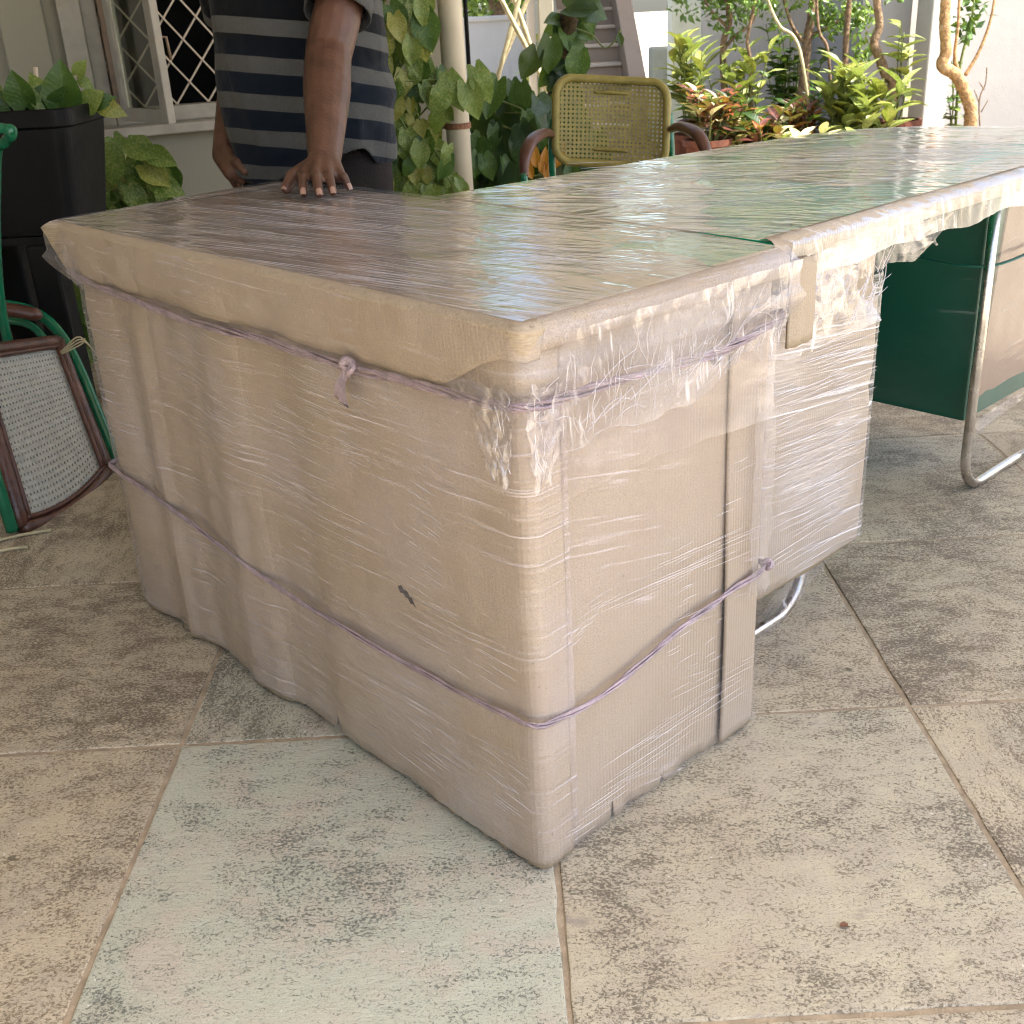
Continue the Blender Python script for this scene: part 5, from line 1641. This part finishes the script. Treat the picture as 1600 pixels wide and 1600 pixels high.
def climber(parent, outline, Y, meshes, nleaf, size, seed, face=(0.15, -1, 0.3), depth=0.12, vines=6):
    """leaves hanging over each other within a polygon given in the wall's own plane (X, Z)"""
    r = random.Random(seed)
    xs_ = [p[0] for p in outline]; zs_ = [p[1] for p in outline]
    def inside(x, z):
        c = False
        for i in range(len(outline)):
            x0_, z0_ = outline[i - 1]; x1_, z1_ = outline[i]
            if (z0_ > z) != (z1_ > z) and x < (x1_ - x0_) * (z - z0_) / (z1_ - z0_) + x0_: c = not c
        return c
    n = 0; pts = []
    for _ in range(nleaf * 40):
        x, z = r.uniform(min(xs_), max(xs_)), r.uniform(min(zs_), max(zs_))
        if not inside(x, z): continue
        p = Vector((x, Y + r.uniform(-depth, depth), z))
        tip = Vector((r.uniform(-0.55, 0.55), r.uniform(-0.35, 0.05), -1))
        put_leaf(parent, meshes, p, tip, Vector(face) + rv(r, 0.5), size * r.uniform(0.55, 1.15), r)
        pts.append(p); n += 1
        if n >= nleaf: break
    m = MB()
    for k in range(vines):
        q = sorted(r.sample(pts, min(7, len(pts))), key=lambda p: p.z)
        m.tube(spline([p + Vector((0, 0.03, 0)) for p in q], 5), 0.004, 5)
    m.build('vine', M['stem'], parent, smooth=True, world=True)


def xz(px, py, Y):
    p = P(px, py, Y); return (p.x, p.z)


# variegated climber between the man and the drain pipe
cp = P(650, 300, 5.0)
e = empty('climbing_pothos', (cp.x, 5.0, 0), 0, 'pale variegated climbing plant on the house corner right of the man', 'plant')
climber(e, [xz(*q, 5.0) for q in ((575, -60), (650, -60), (675, 0), (655, 55), (640, 60), (650, 85), (690, 105), (705, 140), (690, 165), (695, 200), (722, 280), (725, 420), (590, 420), (600, 200), (580, 120))], 4.98, L_poth, 270, 0.112, 11, depth=0.12)
r_ = random.Random(5)
for (qx, qy) in ((660, 20), (648, 35), (742, 105), (728, 130), (700, 118)):
    put_leaf(e, L_poth, P(qx, qy, 4.9), (r_.uniform(-.3, .5), -.2, -1), (0, -1, .3), 0.15, r_)
# dark planting right of the pipe
cp = P(800, 300, 5.8)
e = empty('dark_shrub', (cp.x, 5.8, -0.1), 0, 'dark green leafy shrub between drain pipe and yellow chair', 'shrub')
climber(e, [xz(*q, 5.9) for q in ((722, 90), (745, 110), (775, 85), (790, 110), (830, 130), (850, 160), (900, 150), (935, 190), (930, 360), (735, 380), (728, 200))], 5.9, L_pothd, 190, 0.17, 21, depth=0.35, face=(0.1, -0.8, 0.6))
# mossy pole with climber, leaning
pa, pb_ = P(842, 300, 6.4), P(893, 20, 6.4); pa.z = -0.12
pb_.y = 6.5
e = empty('mossy_pole_plant', (pa.x, pa.y, -0.12), 0, 'leaning mossy pole with large dark heart leaves in front of the stairs', 'plant')
m = MB(); pts = spline([pa, pa.lerp(pb_, 0.5) + Vector((-0.02, 0, 0)), pb_], 8)
m.tube(pts, [0.058 * (0.85 + 0.3 * ns(i * 0.9)) for i in range(len(pts))], 12); m.build('pole', M['moss'], e, smooth=True, world=True)
r_ = random.Random(31)
for k in range(46):
    t = r_.uniform(0.15, 1.0); p = pts[int(t * (len(pts) - 1))] + rv(r_, 0.06)
    put_leaf(e, L_pothd, p, (r_.uniform(-1, 0.5), r_.uniform(-0.8, 0.1), r_.uniform(-1, 0.1)), (r_.uniform(-.4, .4), -1, 0.5), r_.uniform(0.08, 0.15), r_)
for (qx, qy, sz, tx, tz) in ((885, 12, 0.17, 0.9, -0.05), (898, 5, 0.18, 0.8, -0.25), (918, 22, 0.10, 0.3, -0.9), (966, 55, 0.06, 0.3, -1), (905, 80, 0.16, -0.2, -1), (860, 60, 0.17, -0.1, -1), (838, 80, 0.16, -0.6, -0.9)):
    put_leaf(e, L_pothd, P(qx, qy, 6.3), (tx, -0.15, tz), (0.1, -1, 0.45), sz, r_)
m = MB(); m.tube(spline([P(900, 45, 6.35), P(925, 55, 6.35), P(945, 75, 6.35), P(962, 62, 6.35), P(970, 45, 6.35)], 6), 0.005, 5); m.build('vine', M['stem'], e, smooth=True, world=True)
e = empty('orange_croton', (P(835, 260, 5.0).x, 5.0, 0), 0, 'few orange leaves low behind the armrest of the yellow chair', 'plant')
for (qx, qy, tx) in ((832, 280, -0.3), (846, 272, 0.2), (838, 262, -0.1), (868, 262, 0.4), (855, 284, 0.1)):
    put_leaf(e, family('lance', pr_lance, [M['orange_leaf']], LANCEV[:1]), P(qx, qy, 4.9), (tx, -0.2, 1), (0, -1, 0.2), 0.11, r_)
m = MB(); m.tube([(P(840, 280, 5).x, 5.0, 0.0), P(842, 280, 4.95)], 0.008, 6); m.build('stem', M['stem'], e, smooth=True, world=True)

# crossed bamboo poles
e = empty('bamboo_trellis', (P(800, 100, 7.3).x, 7.3, -0.14), 0, 'crossed pale bamboo poles left of the garden stairs', 'trellis')
for k, (qa, qb, Y) in enumerate((((768, -30), (862, 150), 7.3), ((822, -40), (775, 130), 7.36), ((790, -40), (870, 190), 7.42), ((836, -30), (760, 160), 7.48))):
    a, b_ = P(*qa, Y), P(*qb, Y)
    d = (b_ - a); d /= -d.z
    b2 = b_ + d * (b_.z + 0.14)
    m = MB(); pts = [a.lerp(b2, t / 14) for t in range(15)]
    m.tube(pts, [0.014 + (0.003 if i % 3 == 0 else 0) for i in range(15)], 8); m.build('bamboo_pole', M['bamboo'], e, smooth=True, world=True)
m = MB(); pp = P(730, 60, 6.6); m.tube([(pp.x, 6.6, -0.1), (pp.x, 6.6, 2.6)], 0.012, 10)
tag(m.build('iron_post', M['black_metal'], smooth=True), 'thin dark upright post just right of the drain pipe', 'post')

# left side: plants in the tub and by the wall
e = empty('tub_plant', ((tx0 + tx1) / 2, (ty0 + ty1) / 2, zr - 0.04), 0, 'broad variegated leaves growing out of the black tub', 'plant')
r_ = random.Random(77)
for (qx, qy, sz, tx, tz) in ((38, 155, 0.10, -0.1, 1), (55, 158, 0.08, 0.5, 0.8), (100, 160, 0.13, 0.12, 1), (75, 160, 0.10, -0.3, 1), (128, 158, 0.08, 0.7, 0.5), (150, 150, 0.08, 0.6, -0.2), (12, 155, 0.07, -0.6, 0.5), (118, 105, 0.05, 0.6, 0.7), (122, 112, 0.04, 0.8, -0.5), (140, 152, 0.07, 0.9, 0.3), (-10, 150, 0.11, -0.2, 1), (88, 165, 0.09, 0.4, 0.6)):
    put_leaf(e, L_poth if qx > 110 else L_poth_s, P(qx, qy, 3.3) - Vector((0, 0, 0.02)), (tx, -0.25, tz), (0.1, -1, 0.35), sz, r_)
m = MB(); m.tube([P(62, 190, 3.32), P(55, 105, 3.34)], 0.007, 6); m.build('stake', M['grille'], e, smooth=True, world=True)
m = MB()
for q in ((40, 158), (100, 160), (128, 158), (75, 160)): m.tube([P(80, 182, 3.3) - Vector((0, 0, 0.03)), P(*q, 3.3)], 0.004, 5)
m.build('stem', M['stem'], e, smooth=True, world=True)
pw = P(205, 330, 4.3)
e = empty('pothos_under_window', (pw.x, 4.35, 0), 0, 'variegated potted plant below the window behind the black tub', 'plant')
climber(e, [xz(*q, 4.3) for q in ((150, 225), (175, 215), (205, 222), (235, 245), (262, 268), (270, 300), (250, 330), (150, 360), (135, 300))], 4.3, L_poth_s + L_poth, 95, 0.11, 41, depth=0.12, face=(0.3, -1, 0.5), vines=4)
for (qx, qy, tx, tz) in ((230, 240, 1, -0.4), (205, 228, 0.5, -0.2), (240, 285, 1, -0.35), (200, 290, 0.5, -0.9), (225, 258, 0.7, -0.6), (180, 240, -0.3, -0.8)):
    put_leaf(e, L_poth, P(qx, qy, 4.15), (tx, -0.2, tz), (0.1, -1, 0.5), 0.115, r_)
pot(e, (pw.x - 0.1, 4.4, 0.0), 0.19, 0.34, M['terra'])
pw = P(100, 480, 3.9)
e = empty('low_pothos', (pw.x, 3.95, 0), 0, 'low dark leafy plant behind the planter stand beside the box', 'plant')
climber(e, [xz(*q, 3.9) for q in ((60, 340), (115, 345), (150, 420), (160, 560), (100, 570), (70, 470))], 3.9, L_poth_s, 60, 0.10, 51, depth=0.12, vines=5)
pot(e, (pw.x, 4.0, 0.0), 0.15, 0.2, M['terra'])

# potted plants and beds along the boundary wall
def bedplant(name, label, qx, qy, Y, meshes, nst, per, h, sp, size, seed, potm=None, erect=0.6, cat='plant', z0=-0.1, rs=0.006):
    p = P(qx, qy, Y)
    e_ = empty(name, (p.x, Y, z0), 0, label, cat)
    zb = z0
    if potm:
        pot(e_, (p.x, Y, z0), 0.17, 0.26, potm); zb = z0 + 0.22
    spray(e_, (p.x, Y, zb), meshes, nst, per, h, sp, size, seed, erect, rs=rs)
    return e_


bedplant('dieffenbachia', 'tall yellow green leafy plant at the left end of the bed next to the pillar', 1085, 200, 8.7, L_dieff, 10, 9, 0.72, 0.15, 0.22, 61, M['terra'], 0.9)
bedplant('dieffenbachia', 'bright yellow green leafy plant behind the red crotons', 1150, 190, 9.1, L_dieff, 12, 9, 0.80, 0.22, 0.22, 62, None, 0.9)
bedplant('dieffenbachia', 'large pale yellow variegated plant right of the crotons', 1335, 205, 8.6, L_dieff, 14, 10, 0.68, 0.24, 0.27, 63, None, 1.0)
bedplant('dieffenbachia', 'pale cream leafy plant low in front of the variegated plant', 1270, 225, 8.2, L_cream, 12, 9, 0.30, 0.24, 0.20, 64, None, 0.6)
bedplant('dieffenbachia', 'small light green leafy tuft around the bent trunk', 1405, 165, 8.9, L_dieff, 5, 7, 0.72, 0.09, 0.20, 65, M['terra'], 0.5)
bedplant('croton', 'red and orange croton in the middle of the bed', 1190, 215, 8.5, L_crot, 16, 10, 0.40, 0.28, 0.19, 66, None, 0.7)
bedplant('croton', 'dark red croton in the terracotta pot beside the yellow chair', 1105, 225, 8.3, L_crot, 12, 10, 0.36, 0.22, 0.18, 67, M['terra'], 0.6)
bedplant('croton', 'orange red croton at the right of the bed', 1245, 205, 8.9, L_crot, 13, 10, 0.42, 0.22, 0.18, 68, None, 0.8)
bedplant('leafy_bush', 'dark green bush behind the yellow green plants', 1245, 150, 9.8, L_green, 16, 11, 0.95, 0.22, 0.15, 69, None, 0.5)
bedplant('leafy_bush', 'small dark bluish bush beneath the dieffenbachia leaves', 1165, 200, 8.75, L_green, 9, 9, 0.50, 0.16, 0.14, 70, None, 0.4)
bedplant('leafy_bush', 'small plant climbing at the base of the golden trunk', 1490, 180, 8.9, L_poth_s, 5, 9, 0.62, 0.08, 0.09, 71, None, 0.3)

# thin garden trees
def crown(parent, blobs, n, size, mats, seed, name='crown'):
    for mi, mat in enumerate(mats):
        m = MB(); r = random.Random(seed + mi)
        for _ in range(n // len(mats)):
            c, rad = r.choice(blobs)
            d = rv(r, 1)
            while d.length > 1: d = rv(r, 1)
            p = Vector(c) + Vector((d.x * rad[0], d.y * rad[1], d.z * rad[2]))
            if ns(p.x * 5, p.y * 5, p.z * 5 + seed) < -0.12: continue
            y = rv(r, 1); y.z -= 0.3; y.normalize(); x = y.orthogonal().normalized(); x = (Matrix.Rotation(r.uniform(0, 6.28), 3, y) @ x)
            s_ = size * r.uniform(0.6, 1.25); nn = x.cross(y)
            m.add([p, p + y * s_ * 0.45 + x * s_ * 0.27 + nn * s_ * 0.06, p + y * s_ + nn * -0.08 * s_, p + y * s_ * 0.45 - x * s_ * 0.27 + nn * s_ * 0.06], [(0, 1, 2, 3)])
        m.build(name, mat, parent, smooth=False, world=True)


def tree(name, label, pts, Y, r0_, r1_, mat, blobs, n, size, mats, seed, branches=(), cat='tree'):
    pp = [P(x, y, Y) for x, y in pts]
    pp[0].z = -0.12
    e_ = empty(name, (pp[0].x, Y, -0.12), 0, label, cat)
    sp = spline(pp, 7)
    m = MB(); N = len(sp)
    m.tube(sp, [(r0_ + (r1_ - r0_) * i / N) * (1 + 0.22 * ns(i * 0.8, seed)) for i in range(N)], 10)
    m.build('trunk', mat, e_, smooth=True, world=True)
    for bq, br in branches:
        m = MB(); q = spline([P(x, y, Y) for x, y in bq], 6); m.tube(q, [br * (1.1 - 0.6 * i / len(q)) for i in range(len(q))], 8); m.build('branch', mat, e_, smooth=True, world=True)
    if n: crown(e_, [(P(x, y, Y), (a / 200, 0.25, b_ / 200)) for x, y, a, b_ in blobs], n, size, mats, seed)
    return e_


TL = [M['tree_leaf'], M['tree_leaf_l']]
tree('slender_tree', 'leafy dark stemmed tree above the left end of the bed', [(1136, 215), (1132, 150), (1130, 70), (1140, 30), (1128, -30), (1120, -120)], 9.3, 0.030, 0.018, M['bark'], [(1110, -10, 70, 40), (1165, 20, 60, 45), (1150, -40, 90, 40)], 900, 0.062, TL, 81, [([(1132, 75), (1150, 55), (1175, 35), (1190, -10)], 0.014), ([(1134, 40), (1110, 15), (1090, -20)], 0.012)])
tree('slender_tree', 'thin dark leaning stem second from the left in the bed', [(1178, 215), (1172, 100), (1168, 60), (1182, -10), (1190, -100)], 9.0, 0.016, 0.010, M['bark'], [(1185, -10, 40, 25)], 220, 0.06, TL, 82)
tree('slender_tree', 'dark leafy tree with spreading twigs in the middle of the bed', [(1258, 215), (1256, 120), (1262, 60), (1268, 20), (1275, -60)], 9.4, 0.050, 0.022, M['bark'], [(1290, 15, 60, 45), (1235, -5, 70, 35), (1310, 40, 35, 30), (1325, -5, 40, 40), (1270, -50, 90, 40)], 900, 0.062, TL, 83, [([(1260, 70), (1240, 45), (1225, 0), (1215, -60)], 0.016), ([(1266, 55), (1300, 40), (1325, 15), (1335, -20)], 0.012)])
tree('bare_stem', 'pale bare stem leaning to the right behind the red crotons', [(1282, 135), (1250, 80), (1218, 40), (1200, 0), (1190, -50)], 8.8, 0.013, 0.009, M['bamboo'], [], 0, 0, [], 84)
tree('bare_stem', 'thin bare stem rising left of the variegated plant', [(1308, 135), (1295, 90), (1280, 50), (1276, 0), (1276, -60)], 9.1, 0.013, 0.010, M['bark'], [], 0, 0, [], 85)
tree('slender_tree', 'straight slender grey trunk behind the variegated plant', [(1318, 215), (1320, 130), (1322, 60), (1327, 0), (1330, -80)], 9.2, 0.026, 0.020, M['bark'], [(1345, 15, 20, 45), (1352, 50, 12, 40), (1350, 85, 12, 20)], 170, 0.062, TL, 86)
tree('bent_trunk_tree', 'bent brown trunk rising right of the variegated plant', [(1392, 215), (1394, 130), (1385, 118), (1372, 85), (1366, 65), (1374, 40), (1370, 0), (1368, -80)], 8.9, 0.042, 0.026, M['bark'], [(1400, -15, 30, 14)], 60, 0.06, TL, 87)
tree('golden_trunk_tree', 'twisted golden peeling trunk against the garden wall', [(1516, 215), (1517, 180), (1512, 155), (1494, 118), (1472, 102), (1478, 80), (1476, 40), (1478, 0), (1484, -80)], 8.7, 0.050, 0.036, M['bark_gold'], [], 0, 0, [], 88, [([(1503, 125), (1492, 90), (1497, 40), (1500, -30)], 0.015), ([(1508, 118), (1530, 80), (1548, 30), (1558, -30)], 0.014)])
tree('leafy_sapling', 'green leafy sapling beside the golden trunk', [(1494, 215), (1498, 120), (1510, 60), (1520, 20), (1522, -40)], 8.9, 0.011, 0.008, M['stem'], [(1515, 22, 22, 26), (1508, 45, 14, 20), (1530, 0, 22, 16)], 90, 0.085, [M['tree_leaf']], 89)
tree('dry_twigs', 'thin dry twigs against the garden wall right of the golden trunk', [(1535, 215), (1530, 160), (1540, 130), (1542, 105)], 9.3, 0.007, 0.004, M['bark'], [], 0, 0, [], 90, [([(1530, 160), (1522, 140)], 0.005), ([(1538, 140), (1530, 128)], 0.005), ([(1533, 175), (1545, 155)], 0.005)], cat='twigs')
# far trees over the low wall
for k, (qx, Y, lb) in enumerate(((765, 17.5, 'far bright green tree beyond the low wall on the left'), (830, 18.5, 'far bright green tree beyond the low wall nearer the stairs'))):
    p = P(qx, 0, Y)
    e = empty('far_tree', (p.x, Y, -0.14), 0, lb, 'tree', 'trees beyond the low wall')
    m = MB(); m.tube([(p.x, Y, -0.14), (p.x + 0.1, Y, 1.0), (p.x, Y, 2.4)], [0.14, 0.11, 0.07], 8); m.build('trunk', M['bark'], e, smooth=True, world=True)
    crown(e, [((p.x, Y, 2.0), (0.9, 0.6, 0.9)), ((p.x - 0.4, Y, 1.3), (0.6, 0.5, 0.5)), ((p.x + 0.5, Y, 1.4), (0.6, 0.5, 0.5))], 2600, 0.12, [M['tree_leaf_l'], M['tree_leaf']], 95 + k)
for k, (x, Y, lb) in enumerate(((-4.5, 19, 'tall tree beyond the low wall far left of the stairs'), (3.2, 16.5, 'tall tree standing behind the bright boundary wall'), (7.0, 15.5, 'tall tree behind the garden wall'), (10.5, 13.5, 'tall tree right of the garden wall'), (0.2, 21, 'tall tree behind the top of the garden stairs'))):
    e = empty('tall_tree', (x, Y, -0.14), 0, lb, 'tree', 'tall trees beyond the walls')
    m = MB(); m.tube([(x, Y, -0.14), (x + 0.15, Y, 2.0), (x, Y, 5.0)], [0.22, 0.17, 0.09], 8); m.build('trunk', M['bark'], e, smooth=True, world=True)
    crown(e, [((x, Y, 5.2), (2.2, 1.6, 1.9)), ((x - 1.2, Y, 3.8), (1.5, 1.3, 1.2)), ((x + 1.3, Y, 4.0), (1.5, 1.3, 1.3)), ((x + 0.2, Y - 0.4, 3.2), (1.6, 1.2, 0.9))], 2600, 0.30, [M['tree_leaf'], M['tree_leaf_l']], 195 + k)
# croton and yellow shrub by the bamboo
bedplant('yellow_shrub', 'sunlit yellow green shrub behind the bamboo poles', 828, 80, 9.6, L_dieff, 9, 9, 1.0, 0.18, 0.2, 73, None, 0.7)
# small dry leaves on the floor
r_ = random.Random(9)
for k, (qx, qy, lb) in enumerate(((1312, 1448, 'small brown dry leaf on the floor at lower right'), (20, 856, 'curled dry leaf on the floor below the tipped chair'))):
    p = G(qx, qy, 0.003)
    me = leaf_mesh('lance', pr_oval, 0.3, 0.4); me.materials.append(M['rust'])
    o = put_leaf(None, [me], p, (1, 0.3, 0.0), (0, 0, 1), 0.016, r_, 'dry_leaf')
    tag(o, lb, 'leaf')
